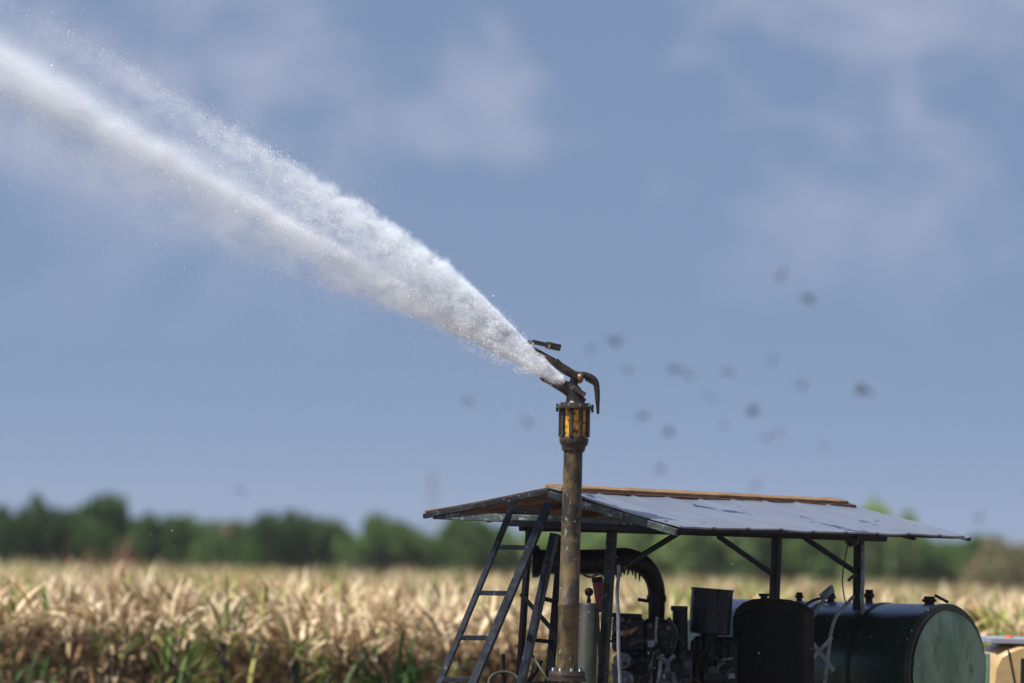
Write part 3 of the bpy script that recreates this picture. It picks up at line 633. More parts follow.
cf = bpy.data.objects.new('cane_field', fast_mesh('cane_field', VV, FF, CANEM, TT)); COL.objects.link(cf)
tag(cf, 'dry beige sugar cane leaves covering the field behind the machine', 'cane field', None, 'stuff')

# green cane plants that stand out of the dry field
def clump(px, py, Y, h, n, tint, label, name='cane_plant', cat='plant', up=1.2, group='fresh green cane plants in the dry field', lw=.05):
    top = P(px, py, Y); ln = h * rng.uniform(.6, 1.05, n)
    pos = np.stack([top.x + rng.normal(0, .13 if Y < 100 else .32, n), Y + rng.normal(0, .13, n), top.z - h * rng.uniform(.55, 1.15, n)], 1)
    v, f, t = blades(pos, ln, np.full(n, lw) * rng.uniform(.7, 1.1, n), rng.uniform(0, 6.28, n), rng.normal(up, .3, n), rng.uniform(.2, 1.5, n), 6, np.array(tint) * rng.uniform(.5, 1.3, (n, 1)) * (1 + np.array([.8, .25, .6]) * rng.choice([0, 0, 1], (n, 1))))
    o = thing(name, label, cat, Vector((top.x, Y, 0)), group)
    lf = bpy.data.objects.new('leaves', fast_mesh('leaves', v - np.array([top.x, Y, 0]), f, CANEM, t)); COL.objects.link(lf); lf.parent = o
    st = MB()
    for k in range(4): 
        b = Vector((top.x + random.uniform(-.08, .08), Y + random.uniform(-.08, .08), 0)); st.tube([b, Vector((b.x * .6 + top.x * .4, Y, top.z - h * .85))], .016, 6)
    st.build('stalk', CANEM, o)
    return o
GR = (.125, .19, .04); GD = (.035, .075, .016)  # GD: cane green darkened, putting the shade low in the field into the tint
clump(187, 603, 57.08, 0.78, 22, GR, 'bright green cane tuft rising left of the centre of the left field', lw=.045)
clump(226, 590, 57.38, 0.62, 15, GR, 'green cane tuft catching the sun on the dark gap edge', lw=.04)
clump(297, 607, 57.14, 0.62, 15, GR, 'pale green cane tuft among dry leaves midway to the ladder', lw=.04)
clump(28, 640, 56.96, 0.62, 13, GD, 'dark green cane tuft low near the left frame edge', lw=.04)
clump(205, 655, 56.90, 0.56, 13, GR, 'low green cane tuft growing beneath the bright one')
clump(330, 655, 56.92, 0.75, 22, GD, 'dark green cane tuft in the shaded hollow left of the ladder')
clump(395, 640, 56.92, 1.00, 37, GD, 'wide dark green bush of cane in the shade beside the ladder foot', lw=.06)
clump(420, 652, 56.97, 0.88, 28, GD, 'dark green cane tuft closest to the ladder foot', lw=.06)
clump(112, 612, 57.26, 0.50, 11, GR, 'small green cane tuft at the left among pale leaves', lw=.035)
clump(1004, 603, 57.74, 0.75, 24, GR, 'olive green cane tuft behind the yellow van', lw=.05)
clump(92, 547, 150, 1.3, 34, (.25, .155, .07), 'left one of the two rusty brown reed tufts before the tree line', 'reed_tuft', 'reeds', 1.35, 'brown reed tufts before the trees', .07)
clump(114, 546, 152, 1.3, 30, (.24, .16, .08), 'right one of the two rusty brown reed tufts before the tree line', 'reed_tuft', 'reeds', 1.35, 'brown reed tufts before the trees', .07)

# ------------------------------------------------------------------ tree line
def crown_mesh(seed, n, cols):
    r = np.random.default_rng(seed); k = 26
    cc = r.normal(0, 1, (k, 3)); cc /= np.linalg.norm(cc, axis=1)[:, None]; cc *= r.uniform(.25, .8, (k, 1)); cc[:, 2] = cc[:, 2] * .8
    rad = r.uniform(.18, .36, k); w = r.integers(0, k, n)
    p = r.normal(0, 1, (n, 3)); p /= np.linalg.norm(p, axis=1)[:, None]; p *= rad[w][:, None] * r.uniform(.55, 1.08, (n, 1)); p += cc[w]
    p[:, 2] = p[:, 2] * .55 + .5                          # crown spans z about 0 .. 1
    s = r.uniform(.05, .10, n)
    a = r.normal(0, 1, (n, 3)); a /= np.linalg.norm(a, axis=1)[:, None]; b = r.normal(0, 1, (n, 3)); b -= a * (a * b).sum(1)[:, None]; b /= np.linalg.norm(b, axis=1)[:, None]
    a *= s[:, None]; b *= s[:, None] * .7
    V = np.stack([p - a, p - b * .8, p + a, p + b * .8], 1).reshape(-1, 3); F = np.arange(n * 4).reshape(n, 4)
    cl = r.uniform(.6, 1.3, k)
    T = np.array(cols)[r.integers(0, len(cols), n)] * cl[w][:, None] * r.uniform(.8, 1.2, (n, 1))
    return fast_mesh('crown', V, F, TREEM, np.repeat(T, 4, axis=0))
DK = [(.048, .098, .018), (.072, .13, .025), (.036, .082, .018)]
MD = [(.115, .19, .045), (.15, .23, .055), (.085, .16, .04)]
LT = [(.24, .34, .10), (.28, .37, .12), (.18, .28, .09)]
BR = [(.26, .21, .11), (.32, .25, .14), (.14, .17, .06)]
CR = {k: [crown_mesh(100 * i + j, 3800, c) for j in range(3)] for i, (k, c) in enumerate((('d', DK), ('m', MD), ('l', LT), ('b', BR)))}
TG = 'trees along the far edge of the field'
trees = [
 (0, 24, 511, 'd', 300, 'dark tree cut by the left frame edge'),
 (38, 22, 501, 'd', 302, 'small round dark tree second from the left frame edge'),
 (88, 46, 500, 'd', 304, 'broadest and tallest dark green tree at the left'),
 (152, 34, 519, 'd', 318, 'dark green bush tree right of the broadest left tree'),
 (204, 34, 521, 'm', 318, 'olive green tree left of the tiled roof'),
 (270, 42, 516, 'd', 310, 'domed dark green tree right of the tiled roof'),
 (322, 40, 521, 'm', 318, 'low olive tree right of the domed dark one'),
 (385, 42, 519, 'm', 312, 'domed olive tree left of the distant mast'),
 (436, 30, 530, 'm', 322, 'lowest bush below the distant mast'),
 (484, 40, 517, 'm', 315, 'green tree seen behind the top of the ladder'),
 (545, 40, 522, 'l', 318, 'pale green tree behind the left gable and riser'),
 (610, 42, 517, 'l', 315, 'pale green tree behind the thick black pipe'),
 (670, 42, 514, 'l', 310, 'light green tree seen right of the pipe elbow'),
 (730, 38, 518, 'l', 318, 'light green tree between the two left roof braces'),
 (788, 40, 512, 'm', 312, 'bluish green tree behind the far right post'),
 (838, 36, 512, 'l', 315, 'green tree seen between the two right posts'),
 (884, 40, 500, 'l', 310, 'green tree whose crown tops the right end of the roof'),
 (925, 38, 530, 'm', 312, 'green tree just beyond the right end of the roof'),
 (962, 42, 538, 'm', 320, 'low green bush under the right tip of the roof'),
 (1008, 36, 546, 'b', 300, 'dry brown tree at the right frame edge'),
 (985, 26, 548, 'b', 305, 'small brown bush next to the dry brown tree'),
]
for i, (px, hw, py, kd, Y, lab) in enumerate(trees):
    top = P(px, py, Y); o = thing('tree', lab, 'tree', Vector((top.x, Y, 0)), TG)
    cr = bpy.data.objects.new('crown', CR[kd][i % 3]); COL.objects.link(cr); cr.parent = o
    rx = M(hw, Y) * 1.3; cr.scale = (rx, rx, top.z * 1.12); cr.rotation_euler.z = i * 1.7; cr.location.z = .05
    t = MB(); h = top.z * .55
    t.tube(curve([Vector((top.x, Y, 0)), Vector((top.x + .1, Y, h * .5)), Vector((top.x - .1, Y + .1, h))]), [float(q) for q in np.linspace(.22, .1, 13)], 8)
    for k in range(5):
        an = k * 1.3 + i; t.tube([Vector((top.x, Y, h * .5 + k * .1)), Vector((top.x + math.cos(an) * rx * .5, Y + math.sin(an) * rx * .5, h * .8 + k * .2))], [.09, .03], 6)
    t.build('trunk', BARK, o)
# low hedge tying the tree line together
n = 15000; yh = rng.uniform(322, 330, n); xh = rng.uniform(-.1, .1, n) * yh
zz = rng.random(n) * (3.3 + 1.3 * fbm(np.stack([xh * .25, np.zeros(n), np.zeros(n)], 1), 3))
a = rng.normal(0, 1, (n, 3)); a /= np.linalg.norm(a, axis=1)[:, None]; b = np.cross(a, rng.normal(0, 1, (n, 3))); b /= np.linalg.norm(b, axis=1)[:, None]
s = rng.uniform(.15, .32, n)[:, None]; p = np.stack([xh, yh, zz], 1)
hv = np.stack([p - a * s, p - b * s * .7, p + a * s, p + b * s * .7], 1).reshape(-1, 3)
ht = np.array(DK + MD)[rng.integers(0, 6, n)]
hd_ = bpy.data.objects.new('undergrowth', fast_mesh('undergrowth', hv, np.arange(n * 4).reshape(n, 4), TREEM, np.repeat(ht, 4, axis=0))); COL.objects.link(hd_)
tag(hd_, 'dark undergrowth filling the foot of the far tree line', 'undergrowth', None, 'stuff')

# farmhouse with a tiled roof between the trees
fx = P(231, 525.5, 320)
fh = thing('farmhouse', 'far house with a tiled roof peeping between the left trees', 'house', Vector((fx.x, 320, 0)))
w2 = .8; zt = P(231, 525.5, 320).z
MB().boxa(Vector((fx.x, 322, (zt - 1) / 2)), Vector((w2, 0, 0)), Vector((0, 2, 0)), Vector((0, 0, (zt - 1) / 2))).build('wall', WALLM, fh)
rf = MB(); e = w2 + .3
rf.add([(fx.x - e, 319.6, zt - 1.05), (fx.x + e, 319.6, zt - 1.05), (fx.x + e, 324.4, zt - 1.05), (fx.x - e, 324.4, zt - 1.05), (fx.x - .3, 322, zt), (fx.x + .3, 322, zt)],
       [(0, 1, 5, 4), (1, 2, 5), (2, 3, 4, 5), (3, 0, 4), (3, 2, 1, 0)]); rf.build('roof', TILE, fh)
# far lattice mast
mx0 = P(433, 470, 900); ms = thing('lattice_mast', 'faint lattice mast far off left of the roof', 'mast', Vector((mx0.x, 900, 0)))
H = mx0.z; mm = MB()
for sx_, sy_ in ((-1, -1), (1, -1), (1, 1), (-1, 1)): mm.bar(Vector((mx0.x + sx_ * 1.1, 900 + sy_ * 1.1, 0)), Vector((mx0.x + sx_ * .2, 900 + sy_ * .2, H)), .12, .12)
for k in range(9):
    z0 = H * k / 9; z1 = H * (k + 1) / 9; w0 = 1.1 - .9 * k / 9; w1 = 1.1 - .9 * (k + 1) / 9
    mm.bar(Vector((mx0.x - w0, 900 - w0, z0)), Vector((mx0.x + w1, 900 - w1, z1)), .08, .08); mm.bar(Vector((mx0.x + w0, 900 - w0, z0)), Vector((mx0.x - w1, 900 - w1, z1)), .08, .08)
mm.build('lattice', MASTM, ms)
for zz_, w_ in ((.78, 1.5), (.9, 1.1)): MB().bar(Vector((mx0.x - w_, 900, H * zz_)), Vector((mx0.x + w_, 900, H * zz_)), .15, .15).build('cross_arm', MASTM, ms)

# ------------------------------------------------------------------ birds, out of focus in the distance
def bird_mesh(flap, sweep):
    mb = MB()
    mb.tube(curve([Vector((.0, -.11, 0)), Vector((0, -.06, .004)), Vector((0, .0, .006)), Vector((0, .07, .004)), Vector((0, .12, .008)), Vector((0, .15, .006))], 3),
            [float(q) for q in np.interp(np.linspace(0, 1, 16), [0, .2, .5, .75, .85, 1], [.008, .022, .032, .024, .02, .003])], 8)
    for s in (-1, 1):
        top = [(0, .05), (.09 , .06), (.18, .03 - sweep * .5), (.25, -.02 - sweep)]; bot = [(0, -.05), (.09, -.04), (.18, -.04 - sweep * .5), (.25, -.03 - sweep)]
        z = [0, .09 * math.sin(flap), .16 * math.sin(flap), .20 * math.sin(flap * .8)]; c = math.cos(flap * .8)
        vs = []
        for (x, y), zz in zip(top, z): vs.append((s * (x * c + .015), y, zz + .004))
        for (x, y), zz in zip(bot, z): vs.append((s * (x * c + .015), y, zz + .004))
        vs += [(v[0], v[1], v[2] - .006) for v in vs]
        f = [(i, i + 1, 5 + i, 4 + i) for i in range(3)] + [(8 + i, 12 + i, 13 + i, 9 + i) for i in range(3)]
        f += [(i, 8 + i, 9 + i, i + 1) for i in range(3)] + [(4 + i, 5 + i, 13 + i, 12 + i) for i in range(3)] + [(3, 11, 15, 7)]
        mb.add(vs, f)
    mb.add([(-.012, -.10, .004), (.012, -.10, .004), (.035, -.18, .004), (-.035, -.18, .004), (0, -.12, -.004)], [(0, 1, 2, 3), (0, 4, 1), (1, 4, 2), (2, 4, 3), (3, 4, 0)])
    return mb
protos = [bird_mesh(f, s).build('bird', BIRDM) for f, s in ((.9, .03), (-.5, .06), (.25, .0))]
birds = [
 (780.6, 278, 1.0, 'topmost bird of the flock, high at the right'), (807, 297, 1.25, 'dark bird just below and right of the topmost one'),
 (591, 349, .95, 'bird closest to the spray gun at its right'), (616.5, 343, 1.45, 'large blurred bird second from the spray gun'),
 (629, 369, .9, 'faint bird just below the large one near the spray gun'), (676, 370, 1.1, 'left bird of the close pair right of the gun'),
 (688, 377, .9, 'right bird of the close pair right of the gun'), (727, 371, 1.1, 'bird alone right of the close pair'),
 (774, 360, 1.05, 'bird level with the gun above the roof middle'), (802, 387, 1.1, 'bird straight above the far right roof post'),
 (864.6, 389, 1.5, 'rightmost large bird of the flock'), (710, 398, 1.05, 'bird below the close pair over the roof'),
 (754, 413, 1.15, 'dark bird in the centre of the flock over the roof'), (642, 415, .9, 'pale bird gliding level with the yellow swivel'),
 (724, 425, .7, 'faint bird left of and below the central dark one'), (668, 434, .85, 'faint bird low over the left part of the roof'),
 (778, 432, .75, 'upper bird of the faint low pair over the roof'), (767, 439, .75, 'lower bird of the faint low pair over the roof'),
 (823, 448, .75, 'faint bird low over the right end of the ridge'), (660.5, 468, 1.05, 'bird just above the left part of the ridge'),
 (756, 486, .7, 'lowest bird close over the roof ridge'), (527.6, 424, .95, 'bird left of the riser pipe below the spray'),
 (467.6, 400, 1.0, 'bird under the white spray left of the riser'), (240, 491, .95, 'bird flying low over the left trees'),
 (979, 519, .95, 'bird beyond the right tip of the roof')]
for i, (x, y, s, lab) in enumerate(birds):
    o = protos[i] if i < 3 else protos[i % 3].copy()
    if i >= 3: COL.objects.link(o)
    Y = 165 + (i * 37) % 60; o.location = P(x, y, Y); o.scale = (s * 1.45,) * 3
    o.rotation_euler = (random.uniform(-.6, .6), random.uniform(-.6, .6), random.uniform(0, 6.28))
    tag(o, lab, 'bird', 'birds flying over the machine')

# ------------------------------------------------------------------ water jet: droplets
wm, nt, bs = new_mat('white_water_spray')
N = nt.nodes; K = nt.links.new
nt.nodes.remove(bs); bs = N.new('ShaderNodeBsdfDiffuse'); bs.inputs['Color'].default_value = (.95, .955, .965, 1)
tr = N.new('ShaderNodeBsdfTranslucent'); tr.inputs['Color'].default_value = (.95, .955, .965, 1)
mx = N.new('ShaderNodeMixShader'); mx.inputs['Fac'].default_value = .5
K(bs.outputs['BSDF'], mx.inputs[1]); K(tr.outputs['BSDF'], mx.inputs[2]); K(mx.outputs['Shader'], N['Material Output'].inputs['Surface'])

core_x = [-140, 0, 40, 100, 170, 230, 280, 330, 400, 430, 480, 552]
core_y = [-12, 66, 88, 121, 160, 190, 219, 245, 284, 303, 335, 379]
up_x = [-140, 20, 80, 140, 190, 230, 270, 290, 310, 340, 380, 430, 470, 505, 523, 540, 549, 566]
up_y = [-80, 8, 36, 72, 104, 128, 148, 163, 178, 197, 219, 256, 288, 316, 334, 351, 362, 380]
lo_x = [-140, 0, 100, 200, 270, 330, 400, 440, 460, 490, 520, 540, 566]
lo_y = [120, 190, 225, 262, 286, 304, 320, 333, 347, 363, 374, 377, 383]
PX = []; 
def emit(x, y, depth, r): PX.append(np.stack([x, y, depth, r], 1))
def wob(x, s, a, sd): return a * (fbm(np.stack([x * s, np.full_like(x, sd), np.zeros_like(x)], 1), 4) - .5) * 2
# core
n = 130000; x = rng.uniform(-140, 564, n); 
sg = np.interp(x, [-140, 0, 100, 200, 300, 400, 470, 552], [22, 16, 12, 8, 5.0, 3.4, 3.0, 2.4])
s = rng.normal(0, 1, n); dpt = rng.normal(0, 1, n) * sg
skew = np.where(s > 0, s * 1.25, s * .8)
y = np.interp(x, core_x, core_y) + skew * sg + wob(x, .02, 1, 3) * sg * .35
f = fbm(np.stack([x * .035 , y * .07, dpt * .05], 1), 4)
keep = rng.random(n) < np.clip((f - .32) * 3.4, .12, 1) * np.interp(x, [-140, 250, 350, 480, 552], [1, .95, .6, .5, 1])
emit(x[keep], y[keep], dpt[keep], rng.lognormal(math.log(.28), .38, keep.sum()))
# billowing part near the nozzle and upper plume
def plume(n, x0, x1, thr, gain, base, xw, rr, edge):
    x = rng.uniform(x0, x1, n); v = rng.random(n)
    u = np.interp(x, up_x, up_y); c = np.interp(x, core_x, core_y); l = np.interp(x, lo_x, lo_y)
    bump = (fbm(np.stack([x * .045, np.full(n, 9.), np.zeros(n)], 1), 4) - .5) * 26 * np.interp(x, [0, 300, 520, 550], [1.2, 1, .8, 0])
    u = u + bump
    v = v ** edge
    y = u + (np.maximum(l, c) - u) * v
    th = np.maximum(l - u, 2) * .36
    prof = np.sqrt(np.clip(1 - (2 * v - 1) ** 2, 0.03, 1)); dpt = rng.normal(0, .55, n) * th * prof
    q = np.stack([x * .055 + y * .02, y * .06 - x * .012, dpt * .06], 1)
    f = fbm(q, 5); r = 1 - np.abs(2 * fbm(q * 1.3 + 40, 4) - 1) * 2
    dens = np.clip((f * .75 + r * .25 - thr) * gain, base, 1)
    return x, y, dpt, v, dens, rr
# near, dense
x, y, d_, v, dens, rr = plume(60000, 400, 565, .44, 5, .03, None, .40, 1.0)
fade = np.interp(x, [400, 455, 555], [.05, 1, 1]) * np.interp(v, [0, .06, .85, 1], [.4, 1, 1, .5])
k = rng.random(len(x)) < dens * fade; emit(x[k], y[k], d_[k], rng.lognormal(math.log(.28), .4, k.sum()))
# rolling puffs: shells of fine drops
def puffs(n, x0, x1, vlo, vhi, r0, r1, dens, rr):
    x = rng.uniform(x0, x1, n); v = rng.uniform(vlo, vhi, n)
    u = np.interp(x, up_x, up_y); l = np.interp(x, lo_x, lo_y); th = l - u
    y = u + th * v; rad = np.minimum(rng.uniform(r0, r1, n), th * .26 + .6); dp = -np.abs(rng.normal(.0, .30, n)) * th * np.sqrt(np.clip(1 - (2 * v - 1) ** 2, .02, 1))
    y = u + np.clip(th * v, rad * .7, th - rad * .7)
    for i in range(n):
        m = int(dens * rad[i] ** 2) + 4
        d = rng.normal(0, 1, (m, 3)); d /= np.linalg.norm(d, axis=1)[:, None]
        k = rad[i] * (1 - np.abs(rng.normal(0, .22, m))) * (1 + .25 * (fbm(d * 2.2 + i * 3.1, 2) - .5) * 2)
        dx = d[:, 0] * k; dy = d[:, 1] * k; dx2 = dx * 1.25 
        emit(x[i] + dx2, y[i] + dy + dx * .25, dp[i] + d[:, 2] * k, rng.lognormal(math.log(rr), .35, m))
puffs(80, 430, 552, .0, .95, 2.0, 6.0, 5, .22)
puffs(50, 380, 500, .0, .4, 3, 8, 4, .24)
puffs(60, 280, 430, .0, .35, 4, 10, 3, .26)
puffs(30, 180, 330, .0, .35, 4, 9, 1.6, .26)
# upper plume
x, y, d_, v, dens, rr = plume(420000, -60, 470, .42, 3.6, .05, None, .34, 1.25)
vc = np.clip((y - np.interp(x, up_x, up_y)) / np.maximum(np.interp(x, core_x, core_y) - np.interp(x, up_x, up_y), 1), -.4, 3)
fade = np.interp(x, [-60, 60, 160, 260, 330, 420, 470], [.0, .03, .14, .42, .6, .6, .5]) * np.interp(vc, [-.4, 0, .12, .3, .75, 1.05, 1.6, 2.4], [.10, .5, 1, .8, .45, .28, .10, .02])
k = rng.random(len(x)) < dens * fade; emit(x[k], y[k], d_[k], rng.lognormal(math.log(.27), .42, k.sum()))
# lower mist
x, y, d_, v, dens, rr = plume(500000, -100, 470, .40, 3, .15, None, .3, .6)
c = np.interp(x, core_x, core_y); l = np.interp(x, lo_x, lo_y); w = (y - c) / np.maximum(l - c, 2)
fade = np.where(w > -.05, np.interp(w, [0, .4, .75, 1.0], [.5, .40, .24, .0]), 0) * np.interp(x, [-100, 100, 260, 400, 470], [.25, .4, .65, .95, .9])
k = rng.random(len(x)) < dens * fade; emit(x[k], y[k], d_[k], rng.lognormal(math.log(.21), .3, k.sum()))
# drops torn off the upper edge and strays falling below
n = 9000; x = rng.uniform(-60, 540, n); u = np.interp(x, up_x, up_y); y = u + 6 - rng.exponential(9, n) * np.interp(x, [0, 200, 540], [1.2, 1, .4])
k = rng.random(n) < np.interp(x, [-60, 60, 250, 540], [.05, .3, .7, .4]); emit(x[k], y[k], rng.normal(0, 12, k.sum()), rng.lognormal(math.log(.30), .35, k.sum()))
n = 1500; x = rng.uniform(0, 560, n); y = np.interp(x, lo_x, lo_y) + rng.exponential(35, n) - 10
emit(x, y, rng.normal(0, 20, n), rng.lognormal(math.log(.26), .3, n))
n = 130; x = rng.uniform(60, 1000, n); y = rng.uniform(520, 670, n); emit(x, y, rng.uniform(-90, 60, n), rng.lognormal(math.log(.42), .3, n))
Q = np.concatenate(PX); nq = len(Q)
RMn = np.array(RM); dv = np.stack([Q[:, 0] - 512, 341.5 - Q[:, 1], np.full(nq, -FPX)], 1) @ RMn.T
Yd = Yg - .06 + Q[:, 2] * Yg / FPX
W = dv * (Yd / dv[:, 1])[:, None] + np.array([0, 0, EYE])
rad_ = Q[:, 3] * Yg / FPX * 1.15
a = rng.normal(0, 1, (nq, 3)); a /= np.linalg.norm(a, axis=1)[:, None]; b = np.cross(a, rng.normal(0, 1, (nq, 3))); b /= np.linalg.norm(b, axis=1)[:, None]
a *= rad_[:, None]; b *= rad_[:, None]
DV = np.stack([W + a, W - a * .5 + b * .87, W - a * .5 - b * .87], 1)
DF = np.arange(nq * 3).reshape(nq, 3)
nz = P(550, 378, Yg)
sm = fast_mesh('water_spray', DV.reshape(-1, 3) - np.array(nz), DF, wm)
so = bpy.data.objects.new('water_spray', sm); COL.objects.link(so); so.location = nz
tag(so, 'white jet of water spraying up to the left from the gun', 'water jet', None, 'stuff')
print('drops', nq)

# ------------------------------------------------------------------ water jet: the fine mist between the drops
CORE_D = [44, 30, 20, 16, 11, 8, 5]; UP_D = [34, 34, 24, 13, 6, 2.2, .7, .05]; CONE_D = [170, 170, 110, 26, 5, 0, 0]; LOW_D = [10, 13, 10, 5, 1.9, 1.1, .7]
NZ = P(566, 381.8, Yg); END = P(0, 66, Yg); UPX = (P(0, -60, Yg) - END)
ex = (END - NZ).normalized(); ey = Vector((0, 1, 0)); ey = (ey - ex * ey.dot(ex)).normalized(); ez = ex.cross(ey)
if ez.z < 0: ez = -ez
PXM = FPX / Yg                                            # pixels per metre at the jet
AU = [0, 30, 60, 100, 156, 230, 316, 430, 556, 625, 840]; BU = [2, 9, 18, 29, 44, 52, 58, 60, 66, 66, 78]
BL = [2, 5, 8, 12, 20, 36, 50, 74, 92, 104, 135]
def CW(bu, bl): return .30 * bu + .22 * bl + 3
hv, hf = [], []
ns_, nk_ = 40, 20
for i in range(ns_ + 1):
    a_ = 840 * (i / ns_) ** 1.3; bu = float(np.interp(a_, AU, BU)) * 1.12 + 2; bl = float(np.interp(a_, AU, BL)) * 1.05 + 2; cw_ = CW(bu, bl)
    for k in range(nk_):
        t = 2 * math.pi * k / nk_; b_ = math.sin(t) * (bu if math.sin(t) > 0 else bl); c_ = math.cos(t) * cw_
        hv.append((a_ / PXM, c_ / PXM, b_ / PXM))
for i in range(ns_):
    for k in range(nk_): hf.append((i * nk_ + k, i * nk_ + (k + 1) % nk_, (i + 1) * nk_ + (k + 1) % nk_, (i + 1) * nk_ + k))
hf += [tuple(range(nk_)), tuple(range(ns_ * nk_, (ns_ + 1) * nk_))]
me = bpy.data.meshes.new('water_mist'); me.from_pydata(hv, [], hf)
bm = bmesh.new(); bm.from_mesh(me); bmesh.ops.recalc_face_normals(bm, faces=bm.faces[:]); bm.to_mesh(me); bm.free()
mo = bpy.data.objects.new('water_mist', me); COL.objects.link(mo)
mo.matrix_world = Matrix.Translation(NZ) @ Matrix((ex, ey if ex.cross(ey).dot(ez) > 0 else -ey, ez)).transposed().to_4x4()
tag(mo, 'soft white mist drifting around and below the water jet', 'water mist', None, 'stuff')
vm = bpy.data.materials.new('water_mist_air'); vm.use_nodes = True; nt = vm.node_tree; N = nt.nodes; K = nt.links.new
N.remove(N['Principled BSDF'])
def mth(op, a, b=None, c=None, clamp=False):
    n = N.new('ShaderNodeMath'); n.operation = op; n.use_clamp = clamp
    for i, v in enumerate((a, b, c)):
        if v is None: continue
        if isinstance(v, (int, float)): n.inputs[i].default_value = v
        else: K(v, n.inputs[i])
    return n.outputs[0]
def fcurve(x, xs, ys):
    """piecewise-linear function of x through a Float Curve node"""
    x0, x1 = xs[0], xs[-1]; ym = max(ys) or 1
    n = N.new('ShaderNodeFloatCurve'); cu = n.mapping.curves[0]
    for i, (u, v) in enumerate(zip(xs, ys)):
        q = ((u - x0) / (x1 - x0), v / ym)
        if i == 0: cu.points[0].location = q
        elif i == 1: cu.points[1].location = q
        else: cu.points.new(*q)
    for p in cu.points: p.handle_type = 'VECTOR'
    n.mapping.update()
    t = mth('DIVIDE', mth('SUBTRACT', x, x0), x1 - x0, clamp=True); K(t, n.inputs['Value'])
    return mth('MULTIPLY', n.outputs[0], ym)
tc = N.new('ShaderNodeTexCoord'); sx3 = N.new('ShaderNodeSeparateXYZ'); K(tc.outputs['Object'], sx3.inputs[0])
va = mth('MULTIPLY', sx3.outputs[0], PXM); vc = mth('MULTIPLY', sx3.outputs[1], PXM); vb_ = mth('MULTIPLY', sx3.outputs[2], PXM)
def noise(scale, detail, st, rough=.6, off=0, dist=0):
    m_ = N.new('ShaderNodeMapping'); m_.inputs['Scale'].default_value = st; m_.inputs['Location'].default_value = (off, off * .7, off * .3)
    n = N.new('ShaderNodeTexNoise'); n.inputs['Scale'].default_value = scale; n.inputs['Detail'].default_value = detail; n.inputs['Roughness'].default_value = rough
    n.inputs['Distortion'].default_value = dist
    K(tc.outputs['Object'], m_.inputs['Vector']); K(m_.outputs['Vector'], n.inputs['Vector']); return n.outputs['Fac']
def remap(x, a, b, c, d):
    n = N.new('ShaderNodeMapRange'); n.inputs['From Min'].default_value = a; n.inputs['From Max'].default_value = b; n.inputs['To Min'].default_value = c; n.inputs['To Max'].default_value = d
    K(x, n.inputs['Value']); return n.outputs['Result']
bu = fcurve(va, AU, BU); bl = fcurve(va, AU, BL)
nb = noise(13, 6, (.75, 1, 1), .6, 3.1, .4)               # billows
nst = noise(10, 5, (.35, 1, 1), .6, 8.2)                  # streaks along the flow
nlo = noise(4.2, 5, (.8, 1, 1), .58, 1.7, .3)                 # slow drifts
# core
sg_ = fcurve(va, [0, 90, 180, 280, 400, 500, 600, 840], [2.4, 2.8, 3.5, 4.6, 6.8, 9.5, 13, 20])
wob_ = mth('MULTIPLY', mth('SUBTRACT', noise(2.2, 3, (1, 0, 0), .6, 5), .5), mth('MULTIPLY', sg_, 1.1))
bb = mth('SUBTRACT', vb_, wob_)
r2 = mth('ADD', mth('MULTIPLY', bb, bb), mth('MULTIPLY', vc, vc))
core_d = mth('MULTIPLY', mth('EXPONENT', mth('DIVIDE', r2, mth('MULTIPLY', mth('MULTIPLY', sg_, sg_), -2))), fcurve(va, [0, 60, 150, 250, 400, 560, 840], CORE_D))
core_d = mth('MULTIPLY', core_d, remap(nst, .34, .62, .35, 1.3))
# the spray above the core, densest along its upper edge
bup = mth('ADD', bu, mth('MULTIPLY', mth('SUBTRACT', noise(10, 5, (1, 1, .6), .62, 12), .5), mth('MULTIPLY', bu, .75)))
t = mth('DIVIDE', vb_, bup)
tt = mth('DIVIDE', vc, mth('ADD', mth('MULTIPLY', bu, .26), 2))
dep = mth('EXPONENT', mth('MULTIPLY', mth('MULTIPLY', tt, tt), -1.2))
up_d = mth('MULTIPLY', fcurve(t, [-.45, -.1, .25, .55, .78, .9, 1.0, 1.08], [0, .2, .34, .52, 1, .9, .3, 0]), dep)
up_d = mth('MULTIPLY', up_d, fcurve(va, [0, 60, 150, 230, 330, 450, 560, 840], UP_D))
up_d = mth('MULTIPLY', up_d, remap(nb, .40, .64, .06, 1.7))
# the dense tumbling cone near the nozzle
tl = mth('DIVIDE', mth('ADD', vb_, bl), mth('ADD', bu, bl))
cone = mth('MULTIPLY', fcurve(tl, [0, .18, .5, .92, 1.04], [0, .7, 1, .9, 0]), dep)
cone = mth('MULTIPLY', cone, mth('MULTIPLY', fcurve(va, [0, 20, 80, 130, 190, 290, 840], CONE_D), remap(nb, .42, .55, .15, 1.5)))
# thin veil sinking below
t2 = mth('DIVIDE', mth('MULTIPLY', vb_, -1), bl)
t3 = mth('DIVIDE', vc, mth('ADD', mth('MULTIPLY', bl, .3), 2)); dep2 = mth('EXPONENT', mth('MULTIPLY', mth('MULTIPLY', t3, t3), -1.2))
low_d = mth('MULTIPLY', mth('MULTIPLY', fcurve(t2, [-.4, 0, .35, .7, 1.0], [0, 1, .75, .38, 0]), dep2), fcurve(va, [0, 80, 180, 300, 450, 600, 840], LOW_D))
low_d = mth('MULTIPLY', low_d, remap(nlo, .42, .60, .03, 1.6))
dens = mth('ADD', mth('ADD', core_d, up_d), mth('ADD', cone, low_d))
dens = mth('MULTIPLY', dens, fcurve(va, [0, 3, 840], [0, 1, 1]))
vs = N.new('ShaderNodeVolumePrincipled'); vs.inputs['Color'].default_value = (.96, .982, .999, 1); vs.inputs['Anisotropy'].default_value = .0
